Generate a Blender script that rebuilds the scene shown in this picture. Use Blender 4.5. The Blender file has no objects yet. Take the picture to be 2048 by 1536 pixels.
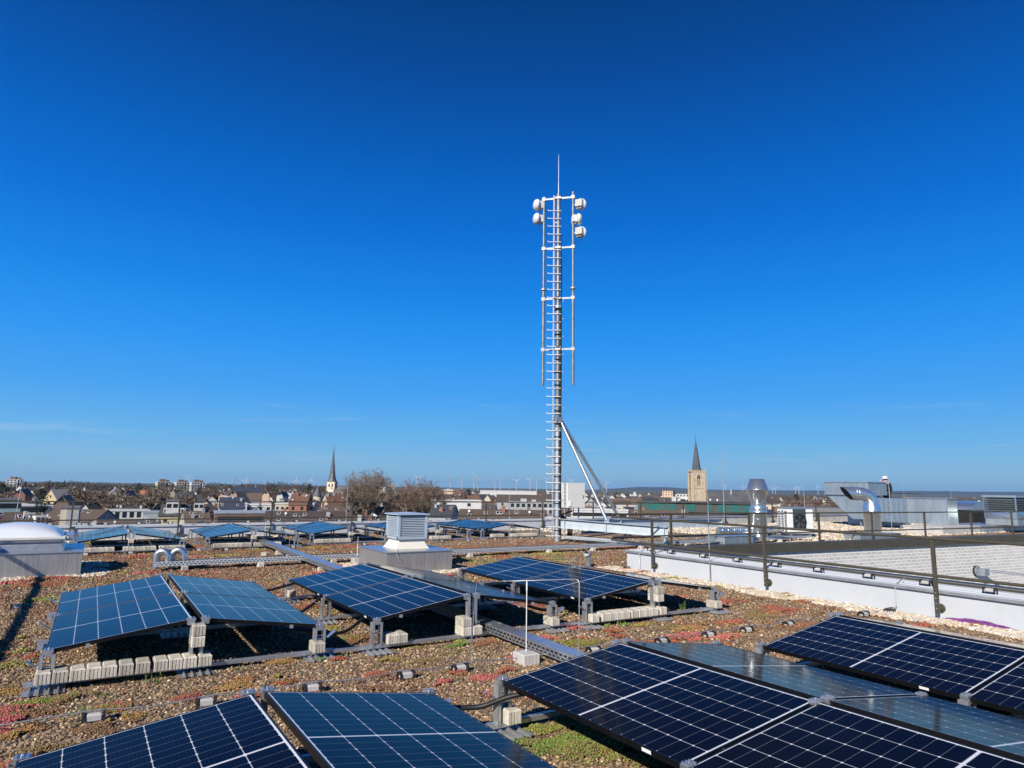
import bpy, math, random
import numpy as np
from mathutils import Vector, Matrix
random.seed(11); RNG = np.random.default_rng(5)
R = math.radians
SC = bpy.context.scene
COL = SC.collection
H_CAM = 1.73

# ------------------------------------------------------------------ mesh builder
class MB:
    """collects shapes and links them as ONE mesh object"""
    def __init__(s): s.v = []; s.f = []; s.sm = []; s.uv = None
    def add(s, vs, fs, smooth=False):
        o = len(s.v); s.v += [tuple(v) for v in vs]
        s.f += [tuple(i+o for i in f) for f in fs]; s.sm += [smooth]*len(fs); return s
    def box(s, c, d, rz=0, M=None):
        x, y, z = d[0]/2, d[1]/2, d[2]/2
        vs = [Vector((a*x, b*y, e*z)) for e in (-1, 1) for b in (-1, 1) for a in (-1, 1)]
        if M is not None: vs = [M @ v for v in vs]
        elif rz: m = Matrix.Rotation(rz, 3, 'Z'); vs = [m @ v for v in vs]
        c = Vector(c)
        return s.add([v+c for v in vs], [(0,2,3,1),(4,5,7,6),(0,1,5,4),(2,6,7,3),(0,4,6,2),(1,3,7,5)])
    def bb(s, a, b):
        return s.box([(p+q)/2 for p, q in zip(a, b)], [abs(q-p) for p, q in zip(a, b)])
    def bevbox(s, c, d, b=.01, rz=0):
        x, y, z = d[0]/2, d[1]/2, d[2]/2
        vs = []
        for zz, i in ((-z, b), (-z+b, 0), (z-b, 0), (z, b)):
            for sx, sy in ((-1,-1),(1,-1),(1,1),(-1,1)):
                X, Y = x-i, y-i; bb = b
                vs += [(sx*(X-bb), sy*Y, zz), (sx*X, sy*(Y-bb), zz)] if sx*sy < 0 else [(sx*X, sy*(Y-bb), zz), (sx*(X-bb), sy*Y, zz)]
        n = 8; fs = [tuple(reversed(range(n))), tuple(range(3*n, 4*n))]
        for k in range(3):
            for i in range(n):
                j = (i+1) % n; fs.append((k*n+i, k*n+j, (k+1)*n+j, (k+1)*n+i))
        m = Matrix.Rotation(rz, 3, 'Z'); c = Vector(c)
        return s.add([m @ Vector(v)+c for v in vs], fs)
    def cyl(s, a, b, r0, r1=None, n=10, caps=True, smooth=True):
        r1 = r0 if r1 is None else r1
        a, b = Vector(a), Vector(b); d = (b-a)
        if d.length < 1e-9: return s
        q = d.to_track_quat('Z', 'Y'); vs = []
        for p, r in ((a, r0), (b, r1)):
            for i in range(n):
                t = 2*math.pi*i/n; vs.append(p + q @ Vector((r*math.cos(t), r*math.sin(t), 0)))
        s.add(vs, [(i, (i+1) % n, n+(i+1) % n, n+i) for i in range(n)], smooth)
        if caps:
            s.add(vs[:n], [tuple(reversed(range(n)))]); s.add(vs[n:], [tuple(range(n))])
        return s
    def tube(s, pts, r, n=8, caps=True):
        pts = [Vector(p) for p in pts]; N = len(pts)
        rs = r if isinstance(r, (list, tuple)) else [r]*N
        up = None; vs = []
        for k, p in enumerate(pts):
            t = (pts[min(k+1, N-1)]-pts[max(k-1, 0)]).normalized()
            if up is None:
                up = Vector((0,0,1)) if abs(t.z) < .9 else Vector((1,0,0))
            sd = t.cross(up).normalized(); up = sd.cross(t).normalized()
            for i in range(n):
                a = 2*math.pi*i/n; vs.append(p + sd*(rs[k]*math.cos(a)) + up*(rs[k]*math.sin(a)))
        fs = [(k*n+i, (k+1)*n+i, (k+1)*n+(i+1) % n, k*n+(i+1) % n) for k in range(N-1) for i in range(n)]
        s.add(vs, fs, True)
        if caps:
            s.add(vs[:n], [tuple(range(n))]); s.add(vs[-n:], [tuple(reversed(range(n)))])
        return s
    def lathe(s, prof, c=(0,0,0), n=24, smooth=True, rot=None):
        vs = []
        for r, z in prof:
            for i in range(n):
                a = 2*math.pi*i/n; v = Vector((r*math.cos(a), r*math.sin(a), z))
                vs.append((rot @ v if rot else v)+Vector(c))
        return s.add(vs, [(k*n+i, k*n+(i+1) % n, (k+1)*n+(i+1) % n, (k+1)*n+i) for k in range(len(prof)-1) for i in range(n)], smooth)
    def prism(s, poly, z0, z1):
        n = len(poly)
        vs = [(x, y, z0) for x, y in poly]+[(x, y, z1) for x, y in poly]
        return s.add(vs, [tuple(reversed(range(n))), tuple(range(n, 2*n))]+[(i, (i+1) % n, n+(i+1) % n, n+i) for i in range(n)])
    def extr(s, poly3, vec):
        n = len(poly3); vec = Vector(vec); vs = [Vector(p) for p in poly3]; vs += [p+vec for p in vs]
        return s.add(vs, [tuple(reversed(range(n))), tuple(range(n, 2*n))]+[(i, (i+1) % n, n+(i+1) % n, n+i) for i in range(n)])
    def quad(s, a, b, c, d): return s.add([a,b,c,d], [(0,1,2,3)])

def obj(name, mb, mat, parent=None, loc=None, world=False):
    """ONE mesh object; WORLD: the builder holds world coordinates and the parent stands unrotated"""
    me = bpy.data.meshes.new(name)
    vs = mb.v
    if world and parent is not None:
        r = parent
        off = Vector((0,0,0))
        while r is not None: off += Vector(r.location); r = r.parent
        vs = [(v[0]-off.x, v[1]-off.y, v[2]-off.z) for v in vs]
    me.from_pydata([tuple(v) for v in vs], [], mb.f)
    me.polygons.foreach_set('use_smooth', mb.sm)
    if mb.uv is not None:
        l = me.uv_layers.new(name='UVMap'); l.data.foreach_set('uv', [c for uv in mb.uv for c in uv])
    me.update()
    me.materials.append(mat)
    o = bpy.data.objects.new(name, me); COL.objects.link(o)
    if parent is not None: o.parent = parent
    if loc: o.location = loc
    return o
def tag(o, label=None, cat=None, group=None, kind=None):
    if label: o['label'] = label
    if cat: o['category'] = cat
    if group: o['group'] = group
    if kind: o['kind'] = kind
    return o
def thing(name, label, cat, loc=(0,0,0), rz=0, group=None):
    o = bpy.data.objects.new(name, None); COL.objects.link(o); o.empty_display_size = .1
    o.location = loc; o.rotation_euler = (0,0,rz)
    return tag(o, label, cat, group)
def dup(root, loc, rz=0, label=None, group=None, scale=None):
    r = root.copy(); COL.objects.link(r); r.location = loc; r.rotation_euler = (0,0,rz)
    if scale: r.scale = (scale, scale, scale) if not isinstance(scale, tuple) else scale
    if label: r['label'] = label
    if group: r['group'] = group
    for ch in list(root.children):
        c = ch.copy(); COL.objects.link(c); c.parent = r
        for g in list(ch.children):
            d = g.copy(); COL.objects.link(d); d.parent = c
    return r
ORD = ['zeroth','first','second','third','fourth','fifth','sixth','seventh','eighth','ninth','tenth','eleventh','twelfth','thirteenth','fourteenth','fifteenth','sixteenth','seventeenth','eighteenth','nineteenth','twentieth']
def ordw(i):
    if i <= 20: return ORD[i]
    t = ['','','twenty','thirty','forty','fifty'][i//10]
    return t.rstrip('y')+'ieth' if i % 10 == 0 else t+'-'+ORD[i % 10]

# ------------------------------------------------------------------ materials
def nt(name):
    m = bpy.data.materials.new(name); m.use_nodes = True; t = m.node_tree
    return m, t, t.nodes['Principled BSDF']
def N(t, typ, **kw):
    n = t.nodes.new(typ)
    for k, v in kw.items():
        if k.startswith('i_'): n.inputs[k[2:]].default_value = v
        else: setattr(n, k, v)
    return n
def L(t, a, b): t.links.new(a, b)
def mathn(t, op, a, b=None, c=None):
    n = t.nodes.new('ShaderNodeMath'); n.operation = op
    for i, x in enumerate((a, b, c)):
        if x is None: continue
        if isinstance(x, (int, float)): n.inputs[i].default_value = x
        else: t.links.new(x, n.inputs[i])
    return n.outputs[0]
def mixc(t, fac, a, b, typ='MIX'):
    n = t.nodes.new('ShaderNodeMix'); n.data_type = 'RGBA'; n.blend_type = typ
    for i, x in ((0, fac), (6, a), (7, b)):
        if isinstance(x, (int, float)): n.inputs[i].default_value = x
        elif isinstance(x, (tuple, list)): n.inputs[i].default_value = (*x[:3], 1)
        else: t.links.new(x, n.inputs[i])
    return n.outputs[2]
def noise(t, scale, detail=4, coord='Object', rough=.6, stretch=None):
    tc = N(t, 'ShaderNodeTexCoord'); v = tc.outputs[coord]
    if stretch:
        mp = N(t, 'ShaderNodeMapping'); mp.inputs['Scale'].default_value = stretch; L(t, v, mp.inputs[0]); v = mp.outputs[0]
    n = N(t, 'ShaderNodeTexNoise'); n.inputs['Scale'].default_value = scale
    n.inputs['Detail'].default_value = detail; n.inputs['Roughness'].default_value = rough
    L(t, v, n.inputs['Vector']); return n
def ramp(t, fac, stops):
    n = N(t, 'ShaderNodeValToRGB'); cr = n.color_ramp
    while len(cr.elements) > 1: cr.elements.remove(cr.elements[-1])
    for i, (p, c) in enumerate(stops):
        e = cr.elements[0] if i == 0 else cr.elements.new(p)
        e.position = p; e.color = (*c[:3], 1) if not isinstance(c, (int, float)) else (c, c, c, 1)
    L(t, fac, n.inputs[0]); return n.outputs[0]
def bump(t, h, strength=.3, dist=.01):
    b = N(t, 'ShaderNodeBump'); b.inputs['Strength'].default_value = strength; b.inputs['Distance'].default_value = dist
    L(t, h, b.inputs['Height']); return b.outputs[0]
def mat(name, col, rough=.6, metal=0, var=.15, scale=3, bmp=0, bscale=60, stretch=None, randv=0, spec=.5, rvar=0, tint=None):
    m, t, b = nt(name)
    n = noise(t, scale, 5, stretch=stretch)
    lo = tuple(c*(1-var) for c in col); hi = tuple(min(c*(1+var), .95) for c in (tint or col))
    c = mixc(t, ramp(t, n.outputs[0], [(.3, 0), (.7, 1)]), lo, hi)
    if randv:
        oi = N(t, 'ShaderNodeObjectInfo')
        v = mathn(t, 'MULTIPLY_ADD', oi.outputs['Random'], 2*randv, 1-randv)
        h = N(t, 'ShaderNodeHueSaturation'); L(t, c, h.inputs['Color']); L(t, v, h.inputs['Value']); c = h.outputs[0]
    L(t, c, b.inputs['Base Color'])
    b.inputs['Roughness'].default_value = rough; b.inputs['Metallic'].default_value = metal
    b.inputs['Specular IOR Level'].default_value = spec
    if rvar:
        n3 = noise(t, scale*3, 5, stretch=stretch)
        L(t, mathn(t, 'MULTIPLY_ADD', n3.outputs[0], rvar*2, rough-rvar), b.inputs['Roughness'])
    if bmp:
        n2 = noise(t, bscale, 4, stretch=stretch); L(t, bump(t, n2.outputs[0], bmp, .01), b.inputs['Normal'])
    return m

# --- photovoltaic glass: half-cut cells, white gaps, bus bars (uv in metres)
def make_cells():
    m, t, b = nt('photovoltaic_cells')
    uv = N(t, 'ShaderNodeTexCoord').outputs['UV']
    sp = N(t, 'ShaderNodeSeparateXYZ'); L(t, uv, sp.inputs[0]); u, v = sp.outputs[0], sp.outputs[1]
    def cellgap(x, off, pitch):
        f = mathn(t, 'FRACT', mathn(t, 'DIVIDE', mathn(t, 'SUBTRACT', x, off), pitch))
        return mathn(t, 'MULTIPLY', mathn(t, 'MINIMUM', f, mathn(t, 'SUBTRACT', 1.0, f)), pitch)
    dx = cellgap(u, .009, .184)
    vm = mathn(t, 'SUBTRACT', mathn(t, 'ABSOLUTE', mathn(t, 'SUBTRACT', v, .846)), .010)   # mirror at the middle gap
    dy = cellgap(vm, 0, .0922)
    colline = mathn(t, 'LESS_THAN', dx, .0024)
    rowline = mathn(t, 'LESS_THAN', dy, .0011)
    dia = mathn(t, 'LESS_THAN', mathn(t, 'ADD', dx, dy), .0085)
    mid = mathn(t, 'LESS_THAN', vm, -.0025)
    edge_u = mathn(t, 'MAXIMUM', mathn(t, 'LESS_THAN', u, .010), mathn(t, 'GREATER_THAN', u, 1.112))
    edge_v = mathn(t, 'GREATER_THAN', vm, .831)
    bus = mathn(t, 'LESS_THAN', cellgap(u, .009, .0184), .0006)
    n = noise(t, 2.5, 3); n2 = noise(t, 90, 2)
    base = mixc(t, n.outputs[0], (.0016, .0020, .0055), (.0026, .0032, .0090))
    base = mixc(t, mathn(t, 'MULTIPLY', bus, .05), base, (.25, .27, .33))
    base = mixc(t, mathn(t, 'MULTIPLY', rowline, .27), base, (.5, .53, .6))
    base = mixc(t, mathn(t, 'MULTIPLY', colline, .6), base, (.62, .66, .72))
    w = mathn(t, 'MAXIMUM', mathn(t, 'MAXIMUM', dia, mid), mathn(t, 'MAXIMUM', edge_u, edge_v))
    base = mixc(t, mathn(t, 'MULTIPLY', w, .85), base, (.72, .75, .8))
    dust = noise(t, 1.3, 6, coord='Generated')
    base = mixc(t, mathn(t, 'MULTIPLY', ramp(t, dust.outputs[0], [(.35, 0), (.8, 1)]), .006), base, (.5, .47, .42))
    L(t, base, b.inputs['Base Color'])
    b.inputs['Roughness'].default_value = .09; b.inputs['IOR'].default_value = 1.15
    L(t, mathn(t, 'MULTIPLY_ADD', n.outputs[0], .05, .065), b.inputs['Roughness'])
    return m
M = {}
M['cells'] = make_cells()
M['black_alu'] = mat('black_anodised_frame', (.012, .012, .014), .38, .5, .2)
M['alu'] = mat('bare_aluminium', (.60, .615, .64), .34, .82, .12, 9, rvar=.08)
M['alu_dull'] = mat('dull_aluminium', (.50, .51, .52), .42, .7, .18, 7, .05, rvar=.08)
M['galv'] = mat('galvanised_steel', (.40, .44, .47), .45, .7, .16, 11, .03, 40, rvar=.1)
M['galv_mast'] = mat('galvanised_mast_steel', (.43, .45, .47), .5, .65, .2, 6, .03, 40, rvar=.1)
M['tray'] = mat('bright_zinc_tray', (.60, .65, .69), .45, .35, .12, 6, rvar=.08)
M['galv_light'] = mat('fresh_zinc_beam', (.52, .58, .62), .48, .35, .14, 4, rvar=.08)
M['galv_mid'] = mat('dull_zinc_arm', (.30, .32, .34), .55, .45, .22, 6, .03, 40, rvar=.1)
M['galv_dark'] = mat('weathered_galvanised_pole', (.22, .23, .24), .5, .6, .3, 5, .03, 40, rvar=.1)
M['duct'] = mat('spiral_duct_zinc', (.58, .64, .67), .30, .88, .10, 14, .02, 20, rvar=.1)
M['duct_flat'] = mat('sheet_duct_zinc', (.46, .52, .54), .4, .7, .18, 5, .03, 20, stretch=(1,1,.25), rvar=.1)
M['steel_sheet'] = mat('brushed_steel_sheet', (.44, .43, .42), .38, .72, .14, 5, .02, 30, stretch=(9, 9, .5), rvar=.08, tint=(.56, .52, .47))
M['bronze'] = mat('bronze_brown_coating', (.085, .075, .052), .45, .25, .12, 2, .02, 60)
M['concrete'] = mat('pale_concrete_block', (.50, .46, .385), .9, 0, .34, 11, .35, 140, randv=.24)
M['concrete_grey'] = mat('grey_concrete', (.46, .45, .43), .9, 0, .2, 4, .2, 60, randv=.08)
M['rubber'] = mat('black_rubber', (.012, .012, .012), .55, 0, .2)
M['plastic'] = mat('black_plastic_clip', (.02, .02, .021), .5, 0, .2)
M['white_paint'] = mat('white_painted_metal', (.74, .75, .74), .4, 0, .05, 3)
M['cabinet'] = mat('light_grey_cabinet_paint', (.62, .62, .58), .42, 0, .05, 2)
M['radome'] = mat('white_radome_plastic', (.62, .63, .64), .5, 0, .08, 12)
M['cream'] = mat('cream_plastic_skirt', (.74, .71, .60), .5, 0, .07, 3)
M['dome'] = mat('milky_acrylic', (.66, .69, .74), .16, 0, .05, 2)
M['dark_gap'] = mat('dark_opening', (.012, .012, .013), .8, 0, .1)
M['backsheet'] = mat('dark_backsheet', (.03, .03, .035), .6, 0, .1)
M['wire'] = mat('aluminium_wire', (.52, .52, .52), .45, .8, .1)
M['purple'] = mat('purple_liner', (.17, .045, .22), .6, 0, .3, 12)
def make_membrane():
    m, t, b = nt('pale_roof_membrane')
    n = noise(t, 1.2, 5); n2 = noise(t, 6, 4, stretch=(6, 6, .35))
    c = mixc(t, n.outputs[0], (.45, .48, .52), (.54, .565, .60))
    c = mixc(t, mathn(t, 'MULTIPLY', ramp(t, n2.outputs[0], [(.5, 0), (.75, 1)]), .22), c, (.40, .39, .36))
    L(t, c, b.inputs['Base Color']); b.inputs['Roughness'].default_value = .6
    L(t, bump(t, n2.outputs[0], .06, .02), b.inputs['Normal'])
    return m
M['membrane'] = make_membrane()
def make_brick(name, c1, c2, mortar, scale, bw=.24, rh=.085, ms=.012):
    m, t, b = nt(name)
    g = N(t, 'ShaderNodeTexCoord').outputs['UV']
    k = N(t, 'ShaderNodeTexBrick'); k.inputs['Color1'].default_value = (*c1, 1); k.inputs['Color2'].default_value = (*c2, 1)
    k.inputs['Mortar'].default_value = (*mortar, 1); k.inputs['Scale'].default_value = scale; k.inputs['Mortar Size'].default_value = ms
    k.inputs['Brick Width'].default_value = bw; k.inputs['Row Height'].default_value = rh; k.inputs['Bias'].default_value = -.2
    k.offset_frequency = 2; k.inputs['Mortar Smooth'].default_value = .2
    L(t, g, k.inputs['Vector'])
    n = noise(t, 8, 5); c = mixc(t, mathn(t, 'MULTIPLY', n.outputs[0], .3), k.outputs[0], (.3, .28, .25))
    L(t, c, b.inputs['Base Color']); b.inputs['Roughness'].default_value = .85
    L(t, bump(t, k.outputs['Fac'], -.35, .006), b.inputs['Normal'])
    return m
M['brick'] = make_brick('cream_brick', (.50, .485, .45), (.66, .635, .58), (.82, .81, .78), 1, .30, .115, .015)

# --- roof ground
def make_roof_ground():
    m, t, b = nt('roof_gravel_substrate')
    big = noise(t, .55, 5, rough=.65); mid = noise(t, 2.2, 5); 
    vo = N(t, 'ShaderNodeTexVoronoi'); tc = N(t, 'ShaderNodeTexCoord'); L(t, tc.outputs['Object'], vo.inputs['Vector']); vo.inputs['Scale'].default_value = 42
    cell = N(t, 'ShaderNodeSeparateColor'); L(t, vo.outputs['Color'], cell.inputs[0])
    stone = ramp(t, cell.outputs[0], [(0, (.04, .03, .02)), (.35, (.15, .105, .068)), (.65, (.26, .19, .125)), (.9, (.40, .31, .21)), (1, (.55, .46, .35))])
    red = ramp(t, big.outputs[0], [(.48, 0), (.62, 1)])
    grn = ramp(t, mid.outputs[0], [(.56, 0), (.72, 1)])
    c = mixc(t, mathn(t, 'MULTIPLY', red, .42), stone, (.19, .055, .03))
    c = mixc(t, mathn(t, 'MULTIPLY', grn, .4), c, (.13, .115, .03))
    L(t, c, b.inputs['Base Color']); b.inputs['Roughness'].default_value = .95
    L(t, bump(t, vo.outputs['Distance'], -.9, .02), b.inputs['Normal'])
    return m
M['roof_ground'] = make_roof_ground()
def make_attr_mat(name, rough=.9, var=.2, trans=0, scale=30):
    m, t, b = nt(name)
    a = N(t, 'ShaderNodeAttribute'); a.attribute_type = 'INSTANCER'; a.attribute_name = 'tint'
    n = noise(t, scale, 3); v = mathn(t, 'MULTIPLY_ADD', n.outputs[0], 2*var, 1-var)
    h = N(t, 'ShaderNodeHueSaturation'); L(t, a.outputs['Color'], h.inputs['Color']); L(t, v, h.inputs['Value'])
    L(t, h.outputs[0], b.inputs['Base Color']); b.inputs['Roughness'].default_value = rough
    b.inputs['Specular IOR Level'].default_value = .3
    return m
M['pebble'] = make_attr_mat('pebble_stone', .85, .25)
M['sedum'] = make_attr_mat('sedum_leaf', .6, .25)
# ================================================================== THE ROOF
# frame: X runs across the panel rows, Y along them; roof surface at z = 0
WELL_X, WELL_Y = 11.05, 14.72
def wy(x): return 14.77-.0842*(x-14)      # the far wall of the light well runs slightly off the X axis
WROT = math.atan(-.0842)
def build_deck():
    mb = MB()
    mb.bb((-14, -8, -.5), (10.75, 24.4, 0))
    mb.prism([(10.75, 11.58), (WELL_X, 11.58), (14.6, wy(14.6)+.12), (60, wy(60)+.12), (60, 24.4), (10.75, 24.4)], -.5, 0)
    d = obj('roof_deck', mb, M['roof_ground']); tag(d, kind='structure')
    w = MB()
    w.bb((-14, -8, -21.5), (WELL_X-.02, 24.5, -.52)); w.prism([(WELL_X+.02, 11.8), (14.6, wy(14.6)+.3), (60, wy(60)+.3), (60, 24.5), (WELL_X+.02, 24.5)], -21.5, -.52)
    tag(obj('roof_building', w, M['concrete_grey']), 'pale office building that carries the green roof with the solar panels', 'building')
    f = MB(); f.bb((WELL_X, -8, -9.2), (60, WELL_Y+.2, -9))
    tag(obj('courtyard_floor', f, M['concrete_grey']), kind='structure')
build_deck()

# ------------------------------------------------------------------ parapets, brick wall, railings
def parapet_near():
    t = thing('parapet_wall', 'long pale membrane parapet along the right side of the roof, purple strip at its foot', 'parapet', (10.2, 4, 0))
    b = MB()
    b.bb((10.2, -8, -.3), (11.0, 11.5, .385)); 
    for y in (1.4, 3.95, 6.5, 9.05, 11.1): b.bb((10.1972, y, -.01), (10.2, y+.06, .384))
    obj('wall', b, M['membrane'], t, world=True)
    c = MB(); c.bb((10.17, -8, .387), (10.9, 11.53, .405))
    for x in (10.30, 10.47, 10.64): c.bb((x, -8, .405), (x+.012, 11.52, .418))
    obj('top_sheet', c, M['membrane'], t, world=True)
    s = MB(); s.bb((10.155, -8, .36), (10.168, 11.53, .4)); obj('drip_edge', s, M['alu_dull'], t, world=True)
    k = MB(); k.bb((10.93, -8, .39), (11.10, 11.55, .45)); obj('coping', k, M['bronze'], t, world=True)
    p = MB()
    ys = [4.12+i*.075 for i in range(13)]
    for i in range(12):
        h0 = .05*math.sin(math.pi*i/12)+.012*math.sin(i*2.1)**2+.01; h1 = .05*math.sin(math.pi*(i+1)/12)+.012*math.sin((i+1)*2.1)**2+.01
        p.add([(10.197, ys[i], 0), (10.197, ys[i+1], 0), (10.192, ys[i+1], h1+.012), (10.192, ys[i], h0+.012)], [(0,1,2,3)])
    obj('liner_strip', p, M['purple'], t, world=True)
parapet_near()
def parapet_back():
    t = thing('parapet_wall', 'low white parapet along the far edge of the roof below the town', 'parapet', (4, 24.2, 0))
    b = MB(); b.bb((-14, 24.0, -.3), (19.5, 24.75, .36)); obj('wall', b, M['membrane'], t, world=True)
    c = MB(); c.bb((-14, 23.96, .362), (19.52, 24.78, .40))
    for y in (24.2, 24.45): c.bb((-14, y, .40), (19.5, y+.03, .415))
    obj('top_sheet', c, M['membrane'], t, world=True)
    t2 = thing('parapet_wall', 'grey concrete parapet at the far edge behind the ventilation ducts', 'parapet', (28, 24.2, 0))
    b = MB()
    for i in range(14): b.bb((19.56+i*2.6, 24.0, -.3), (19.56+i*2.6+2.58, 24.3, .37))
    obj('wall', b, M['concrete_grey'], t2, world=True)
    c = MB(); c.bb((19.56, 23.96, .372), (56, 24.4, .42)); obj('top_sheet', c, M['alu_dull'], t2, world=True)
parapet_back()
def brick_wall():
    t = thing('brick_wall', 'cream brick wall of the light well with a dark bronze coping', 'wall', (25, WELL_Y, 0))
    b = MB(); x0, x1 = 14.6, 60
    b.add([(x0, wy(x0), -9), (x1, wy(x1), -9), (x1, wy(x1), -.16), (x0, wy(x0), -.16), (WELL_X, 11.56, -9), (WELL_X, 11.56, -.16)], [(0,1,2,3), (4,0,3,5)])
    b.uv = [(x0, -9), (x1, -9), (x1, -.16), (x0, -.16), (x0-4.75, -9), (x0, -9), (x0, -.16), (x0-4.75, -.16)]
    o = obj('brickwork', b, M['brick'], t, world=True)
    c = MB(); c.prism([(x0, wy(x0)-.09), (x1, wy(x1)-.09), (x1, wy(x1)+.3), (x0, wy(x0)+.3)], -.22, .06); obj('coping', c, M['bronze'], t, world=True)
brick_wall()
def wall_bracket():
    t = thing('wall_bracket', 'galvanised bracket with a thin tube sticking out of the cream brick wall', 'bracket', (30.1, wy(30.1), -1.28), WROT)
    b = MB(); b.cyl((0,0,0), (0,-.05,0), .21, n=20); obj('flange', b, M['dark_gap'], t)
    b = MB(); b.cyl((.02,-.05,0), (.02,-.1,0), .19, n=20); b.box((.18,-.2,-.02), (.3,.26,.26)); obj('plate', b, M['galv'], t)
    b = MB(); b.tube([(.3,-.25,.03), (.8,-.75,-.02), (1.6,-1.5,-.12), (2.6,-2.5,-.25)], [.05,.05,.035,.02], 8); obj('tube', b, M['alu'], t)
wall_bracket()
def railing(name, label, runs, posts, base_z, top, mid, foot, r=.022, pw=(.05, .05)):
    """runs: list of polylines in plan; posts: plan points with outward dir"""
    t = thing(name, label, 'railing', (runs[0][0][0], runs[0][0][1], 0))
    for z, nm in ((top, 'top_rail'), (mid, 'middle_rail')):
        for run in runs:
            b = MB(); b.tube([(x, y, z) for x, y in run], r, 10); obj(nm, b, M['bronze'], t, world=True)
    for (x, y) in posts:
        b = MB(); b.box((x, y, (base_z+top)/2-.01), (pw[0], pw[1], top-base_z-.02)); o = obj('post', b, M['bronze'], t, world=True)
        if foot == 'side':
            f = MB(); f.cyl((x+.02, y, base_z+.06), (10.19, y-.0, base_z+.06), .035, n=12); f.cyl((10.178, y, base_z+.06), (10.197, y, base_z+.06), .06, n=14)
            obj('wall_bracket', f, M['bronze'], o, world=True)
            for k in range(4):
                f = MB(); f.cyl((x-.03, y, base_z+.06+k*.07), (x-.019, y, base_z+.06+k*.07), .011, n=8); obj('bolt', f, M['alu'], o, world=True)
        elif foot == 'back':
            f = MB(); f.box((x, y, base_z+.02), (.16, .12, .03)); f.box((x+.09, y, base_z+.05), (.2, .05, .04)); obj('foot', f, M['bronze'], o, world=True)
    return t
X0 = 10.1
railing('guard_railing', 'bronze two-bar railing along the near parapet on the right, closest to the camera', [[(X0, -6), (X0, 11.9)]],
        [(X0, y) for y in (10.6, 7.82, 5.02, 2.22, -.58)], .10, 1.11, .60, 'side', .022, (.034, .05))
railing('guard_railing', 'bronze two-bar railing standing on the coping above the cream brick wall', [[(12.75, wy(12.75)+.08), (48, wy(48)+.08)]],
        [(x, wy(x)+.08) for x in (14.85, 18.04, 21.3, 24.1, 27.2, 30.25, 33.2, 36.2, 39.2)], .061, 1.02, .38, None, .024, (.07, .05))
railing('guard_railing', 'thin dark two-bar railing along the far white parapet in front of the town', [[(-14, 23.93), (19.3, 23.93)]],
        [(x, 23.93) for x in (-8.7, -5.95, -3.15, -.37, 2.49, 5.33, 8.14, 10.9, 13.72, 16.5, 19.25)], .10, 1.13, .59, 'back', .02, (.045, .045))
railing('guard_railing', 'thin bronze two-bar railing at the far roof edge behind the heat pump', [[(19.5, 23.93), (56, 23.93)]],
        [(x, 23.93) for x in (22.1, 24.9, 27.9, 31.7, 35.6, 39.5, 43.4, 47.3)], .10, 1.10, .55, 'back', .02, (.05, .05))

# ------------------------------------------------------------------ ballast blocks
def block_mesh(w=.112, l=.20, h=.095, ribs=4):
    mb = MB()
    def side(nx):  # ribbed outline of a block in plan, grooves on the two short faces
        pts = []
        g = .006
        for i in range(ribs):
            x0 = -w/2+w*i/ribs; x1 = -w/2+w*(i+1)/ribs
            pts += [(x0+.004, -l/2+g*0), (x1-.004, -l/2)]
            if i < ribs-1: pts += [(x1-.003, -l/2+g), (x1+.003, -l/2+g)]
        return pts
    lower = side(1); poly = lower+[(w/2, -l/2+.008), (w/2, l/2-.008)]+[(-x, -y) for x, y in lower]+[(-w/2, l/2-.008), (-w/2, -l/2+.008)]
    mb.prism(poly, 0, h-.012)
    k = .012; mb.add([(-w/2, -l/2, h-.012), (w/2, -l/2, h-.012), (w/2, l/2, h-.012), (-w/2, l/2, h-.012),
                      (-w/2+k, -l/2+k, h), (w/2-k, -l/2+k, h), (w/2-k, l/2-k, h), (-w/2+k, l/2-k, h)],
                     [(4,5,6,7), (0,1,5,4), (1,2,6,5), (2,3,7,6), (3,0,4,7)])
    return mb
_blk = None
BLK_GROUP = 'ribbed concrete ballast blocks'
def block(label, loc, rz=0, tilt=None, group=BLK_GROUP):
    global _blk
    if _blk is None:
        o = obj('concrete_block', block_mesh(), M['concrete']); _blk = o
    else:
        o = _blk.copy(); COL.objects.link(o)
    o.location = loc; o.rotation_euler = (tilt or 0, 0, rz)
    o['label'] = label; o['category'] = 'concrete block'; o['group'] = group
    return o

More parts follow.
